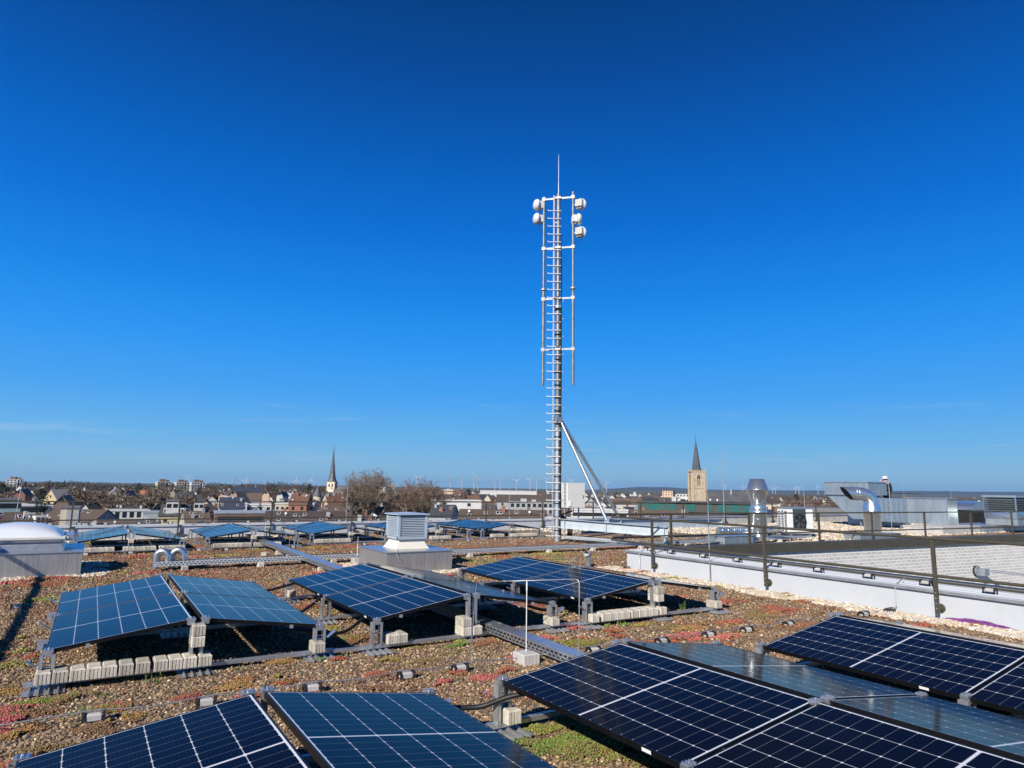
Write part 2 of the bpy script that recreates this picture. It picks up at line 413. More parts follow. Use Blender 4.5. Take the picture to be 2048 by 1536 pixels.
# ------------------------------------------------------------------ solar arrays
PW, PL, PP = 1.134, 1.722, 1.742
ZR, ZL = .492, .325
WX = math.sqrt(PW**2-(ZR-ZL)**2)
def panel_parts(parent, side, row, g, zr=ZR, zl=ZL):
    """one module: frame with glass; local frame of the array"""
    wx = math.sqrt(PW**2-(zr-zl)**2)
    A = Vector((side*g, 0, zr)); B = Vector((side*(g+wx), 0, zl))
    ex = (B-A).normalized(); ey = Vector((0, -1, 0)); ez = ex.cross(ey)
    if ez.z < 0: ez = -ez
    y0 = -PP*row
    def P(u, v, w): return A + ex*u + Vector((0, y0, 0)) + ey*v + ez*w
    fr = MB(); fw, th = .011, .035
    def bar(u0, u1, v0, v1, w0, w1):
        vs = [P(u, v, w) for w in (w0, w1) for v in (v0, v1) for u in (u0, u1)]
        fr.add(vs, [(0,2,3,1),(4,5,7,6),(0,1,5,4),(2,6,7,3),(0,4,6,2),(1,3,7,5)])
    bar(0, fw, 0, PL, -th, 0); bar(PW-fw, PW, 0, PL, -th, 0); bar(fw, PW-fw, 0, fw, -th, 0); bar(fw, PW-fw, PL-fw, PL, -th, 0)
    o = obj('solar_panel', fr, M['black_alu'], parent)
    gl = MB(); q = [(fw, fw), (PW-fw, fw), (PW-fw, PL-fw), (fw, PL-fw)]
    pts = [P(u, v, -.0015) for u, v in q]; uvs = [(u-fw+.0, v-fw) for u, v in q]
    nrm = (pts[1]-pts[0]).cross(pts[2]-pts[0])
    if nrm.z < 0: pts.reverse(); uvs.reverse()
    gl.add(pts, [(0,1,2,3)]); gl.uv = uvs
    obj('cell_glass', gl, M['cells'], o)
    bk = MB(); pts = [P(u, v, -.008) for u, v in q]; bk.add(pts, [(0,1,2,3)])
    cx, cy = PW/2, PL/2
    vs = [P(cx+a*.06, cy+b*.04, w) for w in (-.009, -.03) for b in (-1, 1) for a in (-1, 1)]
    bk.add(vs, [(0,2,3,1),(4,5,7,6),(0,1,5,4),(2,6,7,3),(0,4,6,2),(1,3,7,5)])
    obj('back_sheet', bk, M['backsheet'], o)
    if True:
        st = MB(); e = PW+.0012; v0 = PL*.82
        st.add([P(e, v0, -.008), P(e, v0+.07, -.008), P(e, v0+.07, -.028), P(e, v0, -.028)], [(0,1,2,3)])
        obj('type_plate', st, M['white_paint'], o)
def post_pair(x, y, z1, side):
    """a folded aluminium bracket: two upright strips joined by cross ties"""
    mb = MB(); s = .055
    for k in (-1, 1):
        mb.box((x+k*s, y, z1/2+.02), (.005, .07, z1-.05))
        mb.box((x+k*(s-.012), y-.033, z1/2+.02), (.024, .004, z1-.05)); mb.box((x+k*(s-.012), y+.033, z1/2+.02), (.024, .004, z1-.05))
    mb.box((x, y, z1*.62), (2*s, .05, .005)); mb.box((x, y, z1*.62+.03), (2*s+.02, .012, .008))
    return mb
def foot_plate(x, y):
    mb = MB(); mb.box((x, y, .012), (.30, .34, .006))
    for k in (-.1, -.035, .035, .1): mb.box((x+k, y-.02, .024), (.012, .36, .022))
    return mb
def clamp(x, y, z, side):
    mb = MB(); mb.box((x, y, z+.002), (.075, .055, .02)); mb.box((x+.0, y, z-.025), (.06, .06, .035))
    for k in (-.025, 0, .025): mb.box((x+k, y, z+.016), (.008, .05, .012))
    mb.cyl((x, y, z), (x, y, z+.028), .008, n=6)
    return mb
def solar_array(label, loc, rz, zr=ZR, zl=ZL, g=.04, ext=(1.42, 1.42)):
    t = thing('solar_array', label, 'solar panels', loc, rz, 'roof solar arrays of four tilted panels')
    for row in (0, 1):
        for side in (-1, 1): panel_parts(t, side, row, g, zr, zl)
    wx = math.sqrt(PW**2-(zr-zl)**2); xl = g+wx-.02
    for row, y in enumerate((.03, -PP+.01, -2*PP-.0)):
        r = MB(); r.box((0, y, .055), (2*(xl)+ext[0]*0+.30, .05, .03)); r.box((0, y-.012, .073), (2*xl+.30, .008, .006)); r.box((0, y+.012, .073), (2*xl+.30, .008, .006))
        obj('base_rail', r, M['alu'], t)
        for x, z, sd in ((-xl, zl, -1), (-g-.02, zr, -1), (g+.02, zr, 1), (xl, zl, 1)):
            obj('clamp', clamp(x, y, z-.005, sd), M['alu'], t)
        for x, z in ((-xl, zl), (0, zr), (xl, zl)):
            p = obj('post', post_pair(x, y, z-.02, 0), M['alu_dull'], t)
            obj('foot_plate', foot_plate(x, y-.02), M['alu_dull'], p)
            if abs(x) > .5:
                b = MB(); sx = 1 if x > 0 else -1
                Mx = Matrix.Rotation(R(-35*sx), 3, 'Y')
                b.box((x+sx*.11, y-.03, z-.09), (.10, .07, .006), M=Mx); obj('bracket', b, M['alu'], p)
    for s in (-1, 1):
        r = MB(); r.box((s*(xl-.28), -PP, zl+.01), (.03, 2*PP, .03)); obj('cross_bar', r, M['alu_dull'], t)
    return t
ARR = {}
fits = {'A': (.9916, 10.555, -.004, .477, .315, .042), 'B': (3.823, 10.503, .0092, .501, .327, .043), 'C': (6.694, 10.434, -.012, .498, .334, .047),
        'D': (.9734, 4.393, .0055, .494, .3305, .036), 'E': (3.8077, 4.341, .0174, .498, .360, .04), 'F': (6.6224, 4.269, -.0194, .485, .307, .04)}
alab = {'A': 'sky-blue reflecting solar array at left, middle row, in front of the skylight',
        'B': 'solar array in the middle row just in front of the louvred vent cowl',
        'C': 'solar array in the middle row, nearest to the pale parapet',
        'D': 'nearest solar array at the bottom left, cut by the lower picture edge',
        'E': 'large dark solar array in the foreground, right of the bottom left array',
        'F': 'dark solar array cut off by the right picture edge, below the parapet'}
for k, (x, y, rz, zr, zl, g) in fits.items(): ARR[k] = solar_array(alab[k], (x, y, 0), rz, zr, zl, g)
back = [('G', .98, 22.68, .482, .30, 'leftmost solar array of the far row, right behind the skylight'),
        ('H', 3.88, 22.85, .49, .32, 'second solar array from the left in the far row'),
        ('I', 6.72, 23.3, .492, .325, 'third solar array from the left in the far row, left of the vent cowl'),
        ('J', 9.6, 23.35, .492, .325, 'fourth solar array from the left in the far row, partly hidden behind the vent cowl'),
        ('K', 12.46, 23.45, .492, .325, 'rightmost solar array of the far row, nearest to the mast')]
for k, x, y, zr, zl, lb in back: ARR[k] = solar_array(lb, (x, y, 0), 0, zr, zl, .04)
# linking base rails between neighbouring arrays of the middle row
for nm, x0, x1, ys in (('left and middle arrays of the middle row', 2.30, 2.55, 0), ('middle and right arrays of the middle row', 5.10, 5.42, 0)):
    t = thing('connecting_rail', 'bare aluminium ground rail joining the '+nm, 'rail', (x0, 7.0, 0))
    for y in (10.5, 8.76, 7.02):
        b = MB(); b.box(((x0+x1)/2, y, .055), (x1-x0+.1, .048, .029)); obj('rail_bar', b, M['alu'], t, world=True)

# ballast: rows of ribbed blocks on the rails
def block_row(ak, name, xs, yoff, z=.072, rz=0):
    a = ARR[ak]; n = len(xs)
    for i, x in enumerate(xs):
        p = Matrix.Rotation(a.rotation_euler[2], 3, 'Z') @ Vector((x, yoff, z))+Vector(a.location)
        block(f'{ordw(i+1)} ribbed block from the left {name}', (p.x, p.y, z), rz+random.uniform(-.03, .03))
FR = -2*PP
block_row('A', 'in the front row under the left middle-row array', [-1.16, -1.04, -.92, -.80, -.685, -.56, -.43, -.29, -.172, -.055, .075], FR-.02)
def stack(ak, x, y, zs, words, up=True):
    a = ARR[ak]
    for i, z in enumerate(zs):
        p = Vector(a.location)+Matrix.Rotation(a.rotation_euler[2], 3, 'Z') @ Vector((x, y, 0))
        block(f'{["lower","upper","top"][i]} ribbed block {words}', (p.x, p.y, z))
stack('A', .0, FR-.02, [.245, .343], 'wedged in the front ridge post of the left array')
stack('A', 1.12, FR-.03, [.075], 'in the right front post of the left array')
stack('B', -.98, FR+.03, [.075], 'beside the left front post of the middle array')
stack('B', -.865, FR+.03, [.075], 'on the front rail of the middle array, inner of a pair')
stack('B', -.10, FR+.0, [.075, .172], 'piled left of the front ridge post of the middle array')
stack('B', .04, FR+.0, [.075], 'between the front ridge posts of the middle array')
stack('B', 1.12, FR-.02, [.075], 'in the right front post of the middle array')
block_row('C', 'in the front row under the right middle-row array', [-1.10, -.93, -.815, -.70, -.585, -.45, -.325, -.21, -.095, .06], FR-.01)
stack('C', .0, FR-.02, [.245, .343], 'wedged in the front ridge post of the right array')
stack('C', 1.12, FR-.02, [.075], 'in the right front post of the right array')
stack('E', -1.10, .03, [.075], 'in the far left post of the foreground array')
stack('A', -1.13, -PP+.03, [.09], 'in the left middle post of the left array')
stack('A', -1.13, -.75, [.02], 'on the gravel left of the left array')
stack('A', 1.13, -PP+.05, [.08], 'in the right middle post of the left array')
stack('B', -1.13, .02, [.08], 'in the far left post of the middle array')
for ak, nm in (('G', 'leftmost'), ('H', 'second'), ('I', 'third'), ('J', 'fourth'), ('K', 'rightmost')):
    xs = {'G': [-1.1+i*.118 for i in range(7)]+[-.1, .02, .14, .26, .38, .5]+[.68+i*.118 for i in range(5)],
          'H': [-.95+i*.118 for i in range(8)]+[.06, .18, .30, .42, .54, .66], 'I': [-1.02+i*.118 for i in range(9)],
          'J': [-.2+i*.118 for i in range(6)], 'K': [-.75+i*.118 for i in range(4)]+[.0+i*.118 for i in range(9)]}[ak]
    block_row(ak, f'under the {nm} far-row array', xs, FR-.02)
    stack(ak, .0, FR-.02, [.26], f'up in the ridge post of the {nm} far-row array')

# ------------------------------------------------------------------ cable tray, conduits
def perforated_tray(name, label, p0, p1, z0, w=.3, h=.085, lid=False, mname='galv', z1=None):
    t = thing(name, label, 'cable tray', (p0[0], p0[1], 0))
    a = Vector((*p0, 0)); b = Vector((*p1, 0)); d = (b-a); Ln = d.length; ang = math.atan2(d.y, d.x)
    Mr = Matrix.Rotation(ang, 3, 'Z')
    side = MB(); pitch = .075; n = int(Ln/pitch)
    dz = 0 if z1 is None else z1-z0
    def loc(u, v, z): return a + Mr @ Vector((u, v, 0)) + Vector((0, 0, z+dz*u/Ln))
    for s in (-1, 1):
        v = s*w/2
        def strip(u0, u1, za, zb): side.add([loc(u0, v, za), loc(u1, v, za), loc(u1, v, zb), loc(u0, v, zb)], [(0,1,2,3)])
        strip(0, Ln, z0, z0+.016); strip(0, Ln, z0+.036, z0+.050); strip(0, Ln, z0+.070, z0+h)
        for i in range(n):
            strip(i*pitch, i*pitch+.026, z0+.016, z0+.036); strip(i*pitch+.037, i*pitch+.063, z0+.050, z0+.070)
        side.add([loc(0, v, z0+h), loc(Ln, v, z0+h), loc(Ln, v-s*.014, z0+h), loc(0, v-s*.014, z0+h)], [(0,1,2,3)])
    obj('side_wall', side, M[mname], t, world=True)
    bt = MB(); bt.add([loc(0, -w/2, z0), loc(Ln, -w/2, z0), loc(Ln, w/2, z0), loc(0, w/2, z0)], [(0,1,2,3)]); obj('tray_floor', bt, M[mname], t, world=True)
    if lid:
        l = MB(); q = [loc(u, v, z0+h+zz) for zz in (.003, .009) for u, v in ((0, -w/2-.006), (Ln, -w/2-.006), (Ln, w/2+.006), (0, w/2+.006))]; l.add(q, [(3,2,1,0), (4,5,6,7), (0,1,5,4), (1,2,6,5), (2,3,7,6), (3,0,4,7)])
        for i in range(int(Ln/1.6)):
            for s in (-1, 1): l.box(loc(.8+i*1.6, s*(w/2-.02), z0+h+.013), (.03, .03, .01), ang)
        obj('lid', l, M['alu'], t, world=True)
    else:
        cb = MB()
        for v, r in ((-.08, .018), (-.03, .022), (.04, .016), (.09, .02)):
            cb.tube([loc(.1+(Ln-.2)*k/12, v+.01*math.sin(k*1.7+v*40), z0+.024) for k in range(13)], r, 6)
        obj('cable', cb, M['rubber'], t, world=True)
    return t
perforated_tray('cable_tray', 'long galvanised perforated cable tray running across the roof behind the panels', (1.22, 15.25), (22.0, 15.25), .10, .32, mname='tray')
perforated_tray('cable_tray', 'short galvanised cable tray from the mast foot to the long tray', (13.4, 18.2), (14.3, 15.45), .10, .26, mname='tray')
perforated_tray('cable_channel', 'perforated metal cable channel with a shiny lid running away under the middle array', (4.17, 4.6), (4.10, 21.3), .045, .17, .085, True, 'alu', .16)
for i, x in enumerate((1.75, 3.2, 4.75, 8.2, 10.6, 12.1, 13.9, 15.8, 18.3, 20.3)):
    block(f'{ordw(i+1)} block from the left under the long cable tray', (x, 15.1, 0), .05, group='blocks under the cable trays')
for i, (y, zz) in enumerate(((13.7, .01), (16.3, .02), (17.3, .03), (19.4, .045))):
    block(f'{ordw(i+1)} nearest block under the lidded cable channel', (4.12, y, zz-.005), R(90), group='blocks under the cable trays')
block('pale block lying on the gravel left of the lidded cable channel', (3.75, 17.2, 0), .4, group='blocks under the cable trays')
def conduit(label, pts, r=.018):
    mb = MB(); 
    P3 = [Vector(p) for p in pts]; out = []
    for i in range(len(P3)-1):
        p0 = P3[max(i-1, 0)]; p1 = P3[i]; p2 = P3[i+1]; p3 = P3[min(i+2, len(P3)-1)]
        for k in range(6):
            s = k/6; out.append(.5*((2*p1)+(p2-p0)*s+(2*p0-5*p1+4*p2-p3)*s*s+(3*p1-p0-3*p2+p3)*s**3))
    out.append(P3[-1]); mb.tube(out, r, 8); o = obj('cable_conduit', mb, M['rubber']); tag(o, label, 'cable', 'black cable conduits')
    return o
conduit('black cable hose hanging between the two foreground arrays', [(1.95, 4.25, .29), (2.18, 4.48, .22), (2.33, 4.45, .19), (2.5, 4.38, .19), (2.63, 4.26, .26), (2.8, 4.15, .31)])
conduit('black cable hose between left and middle arrays at their front ends', [(1.9, 7.25, .25), (2.2, 7.2, .2), (2.5, 7.35, .17), (2.78, 7.55, .27)])
conduit('black cable hose between left and middle arrays near their centre', [(1.95, 8.6, .25), (2.25, 8.65, .15), (2.5, 8.9, .17), (2.75, 9.1, .28)])
conduit('black cable hose between left and middle arrays at their far ends', [(1.95, 10.2, .26), (2.25, 10.2, .23), (2.5, 10.3, .25), (2.78, 10.4, .30)])
conduit('black cable hose between middle and right arrays', [(4.85, 7.35, .25), (5.15, 7.4, .17), (5.4, 7.55, .2), (5.65, 7.75, .28)])
conduit('black cable hose at the left end of the dark array on the right edge', [(5.1, 3.1, .28), (5.35, 3.4, .17), (5.55, 3.7, .2), (5.8, 3.95, .27)])

# ------------------------------------------------------------------ lightning protection: wires, holders, rods
_hold = None
def holder(label, x, y, z=0, rz=0):
    global _hold
    if _hold is None:
        t = thing('wire_holder', label, 'wire holder', (0,0,0), 0, 'lightning wire holders')
        b = MB(); b.bevbox((0, 0, .035), (.115, .075, .058), .012); obj('weight', b, M['concrete_grey'], t)
        for s in (-1, 1):
            c = MB(); c.extr([(s*.066-.008, -.05, 0), (s*.066-.008, -.045, .06), (s*.066-.008, -.02, .078), (s*.066-.008, .02, .078), (s*.066-.008, .045, .06), (s*.066-.008, .05, 0), (s*.066-.008, .038, 0), (s*.066-.008, .033, .05), (s*.066-.008, -.033, .05), (s*.066-.008, -.038, 0)], (.016, 0, 0))
            obj('clip', c, M['plastic'], t)
        _hold = t
    else: t = dup(_hold, (0,0,0), 0, label)
    t.location = (x, y, z); t.rotation_euler = (0,0,rz)
    return t
def wire(label, pts, r=.005):
    mb = MB(); mb.tube(pts, r, 6); return tag(obj('lightning_wire', mb, M['wire']), label, 'wire', 'thin lightning protection wires')
hx = [-3.2, -1.5, .18, .93, 1.75, 2.59, 3.13, 4.7, 5.66, 6.40, 7.05, 7.83, 9.44, 10.06]
pts = [(-6, 6.2, .06)]
for i, x in enumerate(hx):
    y = 6.0-.033*x
    holder(f'{ordw(i+1)} small weighted wire holder from the left along the near wire', x, y, 0, -.03+random.uniform(-.06, .06)); pts.append((x, y, .082))
    if i+1 < len(hx): xm = (x+hx[i+1])/2; pts.append((xm, 6.0-.033*xm+.01, .05))
wire('thin grey wire crossing the gravel behind the foreground arrays', pts)
hx = [-2.6, .06, .98, 2.49, 3.14, 4.86, 6.91, 9.46, 10.41, 11.45, 12.49, 12.95]; pts = [(-6, 19.0, .06)]
for i, x in enumerate(hx):
    y = 18.95+.05*max(0, x-3)
    holder(f'{ordw(i+1)} small weighted wire holder from the left in front of the far row', x, y, 0, random.uniform(-.1, .1)); pts.append((x, y, .082))
wire('thin grey wire crossing the gravel in front of the far row of arrays', pts)
pts = [(10.45, 11.3, .5)]
for i, y in enumerate((10.95, 10.36, 9.48, 8.66, 7.82, 7.0, 6.15, 5.3, 4.48, 3.6)):
    holder(f'{ordw(i+1)} farthest wire holder on top of the near parapet', 10.40, y, .418, R(90)); pts.append((10.40, y, .50))
pts.append((10.4, 0, .5)); wire('thin wire running along the top of the near parapet', pts)
pts = [(-10, 24.35, .49)]
for i, x in enumerate((-6.2, -4.2, -2.2, -.9, -.17, .51, 1.41, 2.3, 3.18, 4.66, 5.31, 6.28, 7.8, 9.29, 10.7, 12.22, 13.6, 15.1, 16.9)):
    holder(f'{ordw(i+1)} wire holder from the left on top of the far white parapet', x, 24.35, .415, 0); pts.append((x, 24.35, .50))
wire('thin wire running along the top of the far white parapet', pts)
holder('wire holder lying on the gravel beside the big long shadow on the left', -.69, 11.57, 0, .15)
holder('wire holder between the vent cowl and the right middle-row array', 5.85, 11.55, 0, .1)
holder('wire holder at the foot of the near parapet corner', 10.05, 11.35, 0, .4)
holder('wire holder at the parapet foot below its vertical wire', 10.05, 5.65, 0, .5)
wire('wire climbing the near parapet face between its second and third railing posts', [(10.06, 5.62, .06), (10.16, 5.62, .1), (10.16, 5.62, .40), (10.25, 5.62, .43), (10.42, 5.6, .5)], .006)
wire('wire climbing the near parapet face by the first railing post', [(10.15, 11.05, 0), (10.15, 11.05, .40), (10.3, 11.1, .43), (10.42, 11.2, .5)], .006)
wire('bent wire standing at the front ridge post of the middle array', [(3.22, 5.90, .06), (3.27, 5.96, .10), (3.42, 6.2, .24), (3.62, 6.52, .48), (3.70, 6.64, .64), (3.74, 6.70, .675), (3.85, 6.75, .68), (4.2, 6.6, .685), (4.47, 6.02, .755), (4.5, 5.90, .77)], .005)
wire('thin bent rod standing in front of the right middle-row array', [(4.5, 5.90, .77), (4.505, 5.86, .765), (4.51, 5.845, .74), (4.505, 5.84, .4), (4.50, 5.84, .02)], .006)
def rod(label, x, y, h, r=.009, base=None, lean=(0, 0), zb=0):
    t = thing('lightning_rod', label, 'lightning rod', (x, y, zb), 0, 'slim vertical lightning rods')
    z0 = .0
    if base == 'block':
        b = MB(); b.bevbox((0, 0, .055), (.22, .22, .11), .01); obj('base_block', b, M['concrete_grey'], t); z0 = .10
    elif base == 'disc':
        b = MB(); b.lathe([(0, 0), (.19, 0), (.19, .07), (.17, .09), (0, .09)], n=20); obj('base_block', b, M['concrete_grey'], t); z0 = .08
    b = MB(); hm = z0+(h-z0)*.62
    b.cyl((0,0,z0), (lean[0]*.62, lean[1]*.62, hm), r, n=8); b.cyl((lean[0]*.62, lean[1]*.62, hm), (lean[0], lean[1], h), r*.62, r*.4, n=6)
    obj('rod', b, M['white_paint' if base == 'block' else 'wire'], t)
    c = MB(); c.cyl((0,0,z0), (0,0,z0+.06), r*2, n=8); obj('socket', c, M['alu_dull'], t)
    return t
t = thing('lightning_rod', 'white rod with a thicker tip standing in a grey ribbed block in the foreground', 'lightning rod', (3.86, 5.87, 0), 0, 'slim vertical lightning rods')
bm = block_mesh(.19, .21, .105, 5); obj('base_block', bm, M['concrete_grey'], t)
b = MB(); b.cyl((0,0,.09), (0,0,.72), .0052, n=10); obj('rod', b, M['white_paint'], t)
b = MB(); b.cyl((0,0,.70), (0,0,.79), .0078, n=10); obj('tip_sleeve', b, M['white_paint'], t)
rod('thin rod leaning on the far parapet at the left picture edge', -1.75, 24.2, 1.75, .012, None, (.1, 0), .42)
rod('tall thin rod at the far parapet left of the big bare trees', 8.0, 24.15, 1.62, .012, None, (0, 0), .42)
rod('tall thin rod at the far parapet left of the mast', 15.0, 24.2, 1.65, .012, None, (0, 0), .42)
rod('short white rod on a block beside the lidded cable channel', 4.32, 20.07, .74, .008, 'block')
rod('short white rod just left of the vent cowl', 5.26, 14.97, .58, .009, 'block')
rod('thin grey rod in front of the third far-row array', 4.85, 19.4, .75, .006)
rod('tall white rod rising from the near parapet in front of the stone church', 10.14, 9.1, 2.1, .009)
rod('tallest thin rod, right of the stone church spire', 19.2, 16.5, 3.45, .013, 'disc')
rod('short rod left of the steel beam support', 16.26, 16.61, .66, .008)
rod('short rod right of the steel beam support', 15.91, 15.72, .94, .008)
rod('tall rod on a concrete disc right of the heat pump', 26.0, 18.0, 2.6, .014, 'disc')
rod('tall rod in front of the big air handling duct, right of the bent pipe', 29.0, 16.0, 3.2, .016)
rod('thin rod behind the person on the ventilation unit', 40.5, 21.5, 2.9, .014)
rod('thin rod above the rectangular duct on the right', 38.5, 18.0, 2.4, .014)
# ------------------------------------------------------------------ skylight, vent cowl, small pipes
def skylight():
    t = thing('skylight', 'white domed skylight on a shiny metal upstand at the left picture edge', 'skylight', (-1.05, 16.05, 0))
    b = MB(); b.bb((-2.15, 15.1, 0), (0, 17.0, .42)); obj('upstand', b, M['steel_sheet'], t, world=True)
    b = MB(); b.bb((-2.17, 15.08, .421), (.02, 17.02, .445)); obj('cover_sheet', b, M['alu'], t, world=True)
    b = MB()
    # stepped, waisted curb
    for (i, z0, j, z1) in ((0, .446, .03, .50), (.03, .50, .03, .53), (.03, .53, .07, .60), (.07, .60, .05, .64)):
        P0 = [(-1.78+i, 15.28+i), (-.30-i, 15.28+i), (-.30-i, 16.80-i), (-1.78+i, 16.80-i)]
        P1 = [(-1.78+j, 15.28+j), (-.30-j, 15.28+j), (-.30-j, 16.80-j), (-1.78+j, 16.80-j)]
        b.add([(*p, z0) for p in P0]+[(*p, z1) for p in P1], [(k, (k+1) % 4, 4+(k+1) % 4, 4+k) for k in range(4)])
    obj('curb', b, M['alu'], t, world=True)
    b = MB(); b.bevbox((-1.04, 16.04, .675), (1.50, 1.54, .06), .012); obj('frame', b, M['cabinet'], t, world=True)
    d = MB(); n = 20; vs = []; 
    for j in range(n+1):
        for i in range(n+1):
            u, v = -1+2*i/n, -1+2*j/n
            h = ((1-u*u)*(1-v*v))**.55
            vs.append((-1.04+u*.70, 16.04+v*.72, .705+.235*h))
    d.add(vs, [(j*(n+1)+i, j*(n+1)+i+1, (j+1)*(n+1)+i+1, (j+1)*(n+1)+i) for j in range(n) for i in range(n)], True)
    obj('dome', d, M['dome'], t, world=True)
    h = MB(); h.bevbox((-.29, 15.36, .665), (.10, .12, .055), .012); obj('latch', h, M['cream'], t, world=True)
    h = MB(); h.bb((-.30, 15.6, .60), (-.17, 16.5, .72)); obj('hinge_bar', h, M['alu'], t, world=True)
skylight()
def vent_cowl():
    t = thing('vent_cowl', 'louvred grey vent cowl on a cream skirt above a big brushed metal box', 'roof vent', (5.83, 13.65, 0))
    b = MB(); b.bb((5.12, 12.83, 0), (6.56, 14.45, .405)); obj('upstand', b, M['steel_sheet'], t, world=True)
    b = MB(); b.bb((5.10, 12.81, .406), (6.58, 14.47, .422)); obj('cover_sheet', b, M['alu'], t, world=True)
    cx, cy = 5.87, 13.66
    def ring(w, z): return [(cx-w, cy-w, z), (cx+w, cy-w, z), (cx+w, cy+w, z), (cx-w, cy+w, z)]
    b = MB()
    lv = [(.375, .425), (.345, .47), (.285, .58), (.29, .60), (.29, .625)]
    vs = []
    for w, z in lv: vs += ring(w, z)
    b.add(vs, [(k*4+i, k*4+(i+1) % 4, (k+1)*4+(i+1) % 4, (k+1)*4+i) for k in range(len(lv)-1) for i in range(4)])
    obj('skirt', b, M['cream'], t, world=True)
    w = .335; z0, z1 = .625, 1.125
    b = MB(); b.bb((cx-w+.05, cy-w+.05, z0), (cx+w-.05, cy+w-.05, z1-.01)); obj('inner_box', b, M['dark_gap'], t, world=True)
    mt = mat('grey_louvre_paint', (.50, .58, .66), .35, .25, .08, 4)
    b = MB()
    for sx in (-1, 1):
        for sy in (-1, 1): b.bb((cx+sx*w, cy+sy*w, z0), (cx+sx*(w-.055), cy+sy*(w-.055), z1))
    b.bb((cx-w, cy-w-.001, z0), (cx+w, cy+w+.001, z0+.05)); obj('frame', b, mt, t, world=True)
    b = MB(); n = 12
    for i in range(n):
        z = z0+.06+i*(z1-z0-.08)/n; dz = (z1-z0-.08)/n
        a = w-.057
        for k in range(4):
            m = Matrix.Rotation(k*math.pi/2, 3, 'Z')
            P = [(-a, -w+.004, z), (a, -w+.004, z), (a, -w+.036, z+dz*.80), (-a, -w+.036, z+dz*.80)]
            Q = [(x, y+.003, zz+.003) for x, y, zz in P]
            V = [m @ Vector(p)+Vector((cx, cy, 0)) for p in P+Q]
            b.add(V, [(0,1,2,3), (7,6,5,4), (0,4,5,1), (2,6,7,3)])
    obj('louvre', b, mt, t, world=True)
    b = MB(); e = .37
    b.bb((cx-e, cy-e, z1), (cx+e, cy+e, z1+.022))
    b.add([(cx-e, cy-e, z1+.023), (cx+e, cy-e, z1+.023), (cx+e, cy+e, z1+.023), (cx-e, cy+e, z1+.023), (cx, cy, z1+.055)], [(0,1,4), (1,2,4), (2,3,4), (3,0,4)])
    obj('cap', b, mt, t, world=True)
    b = MB(); b.tube([(5.50, 13.2, .43), (5.32, 12.80, .425), (5.30, 12.80, .38), (5.42, 12.79, .2), (5.52, 12.75, .03)], .005, 6); obj('earth_wire', b, M['wire'], t, world=True)
vent_cowl()
def arc(c, r, a0, a1, ax, ay, n=8):
    return [Vector(c)+Vector(ax)*(r*math.cos(a0+(a1-a0)*k/n))+Vector(ay)*(r*math.sin(a0+(a1-a0)*k/n)) for k in range(n+1)]
def gooseneck(label, x, y, ang, h=.27, r=.062, w=.11):
    t = thing('vent_pipe', label, 'vent pipe', (x, y, 0), 0, 'twin galvanised goosenecks')
    d = Vector((math.cos(ang), math.sin(ang), 0)); c = d*w+Vector((0, 0, h))
    pts = [Vector((0,0,0)), Vector((0,0,h*.5))]+arc(c, w, math.pi, 0, d, (0,0,1), 10)+[d*2*w+Vector((0,0,h-.10))]
    b = MB(); b.tube(pts, r, 14); obj('pipe', b, M['duct'], t)
    b = MB()
    for k in (2, 4, 6, 8, 10): b.tube([pts[k]+(pts[k+1]-pts[k])*.0, pts[k]+(pts[k+1]-pts[k]).normalized()*.014], r+.004, 14)
    obj('seam_ring', b, M['duct'], t)
    b = MB(); b.tube([pts[-1]-Vector((0,0,-.001)), pts[-1]-Vector((0,0,.004))], r-.006, 14); obj('mouth', b, M['dark_gap'], t)
gooseneck('galvanised gooseneck pipe at the left end of the long cable tray, left one of two', 1.25, 15.28, R(-25))
gooseneck('galvanised gooseneck pipe, right one of the two at the left end of the cable tray', 1.55, 15.42, R(-20))
def elbow():
    t = thing('vent_pipe', 'small open elbow pipe rising behind the right middle-row array', 'vent pipe', (9.55, 12.05, 0))
    d = Vector((-.80, -.35, .12)).normalized()
    pts = [Vector((0,0,0)), Vector((0,0,.22)), Vector((0,0,.255))+d*.012, Vector((0,0,.285))+d*.04, Vector((0,0,.30))+d*.085]
    b = MB(); b.tube(pts, [.058, .058, .064, .066, .068], 16); obj('pipe', b, M['galv'], t)
    b = MB(); b.tube([pts[-1]+d*.0005, pts[-1]+d*.002], .058, 16); obj('mouth', b, M['dark_gap'], t)
elbow()

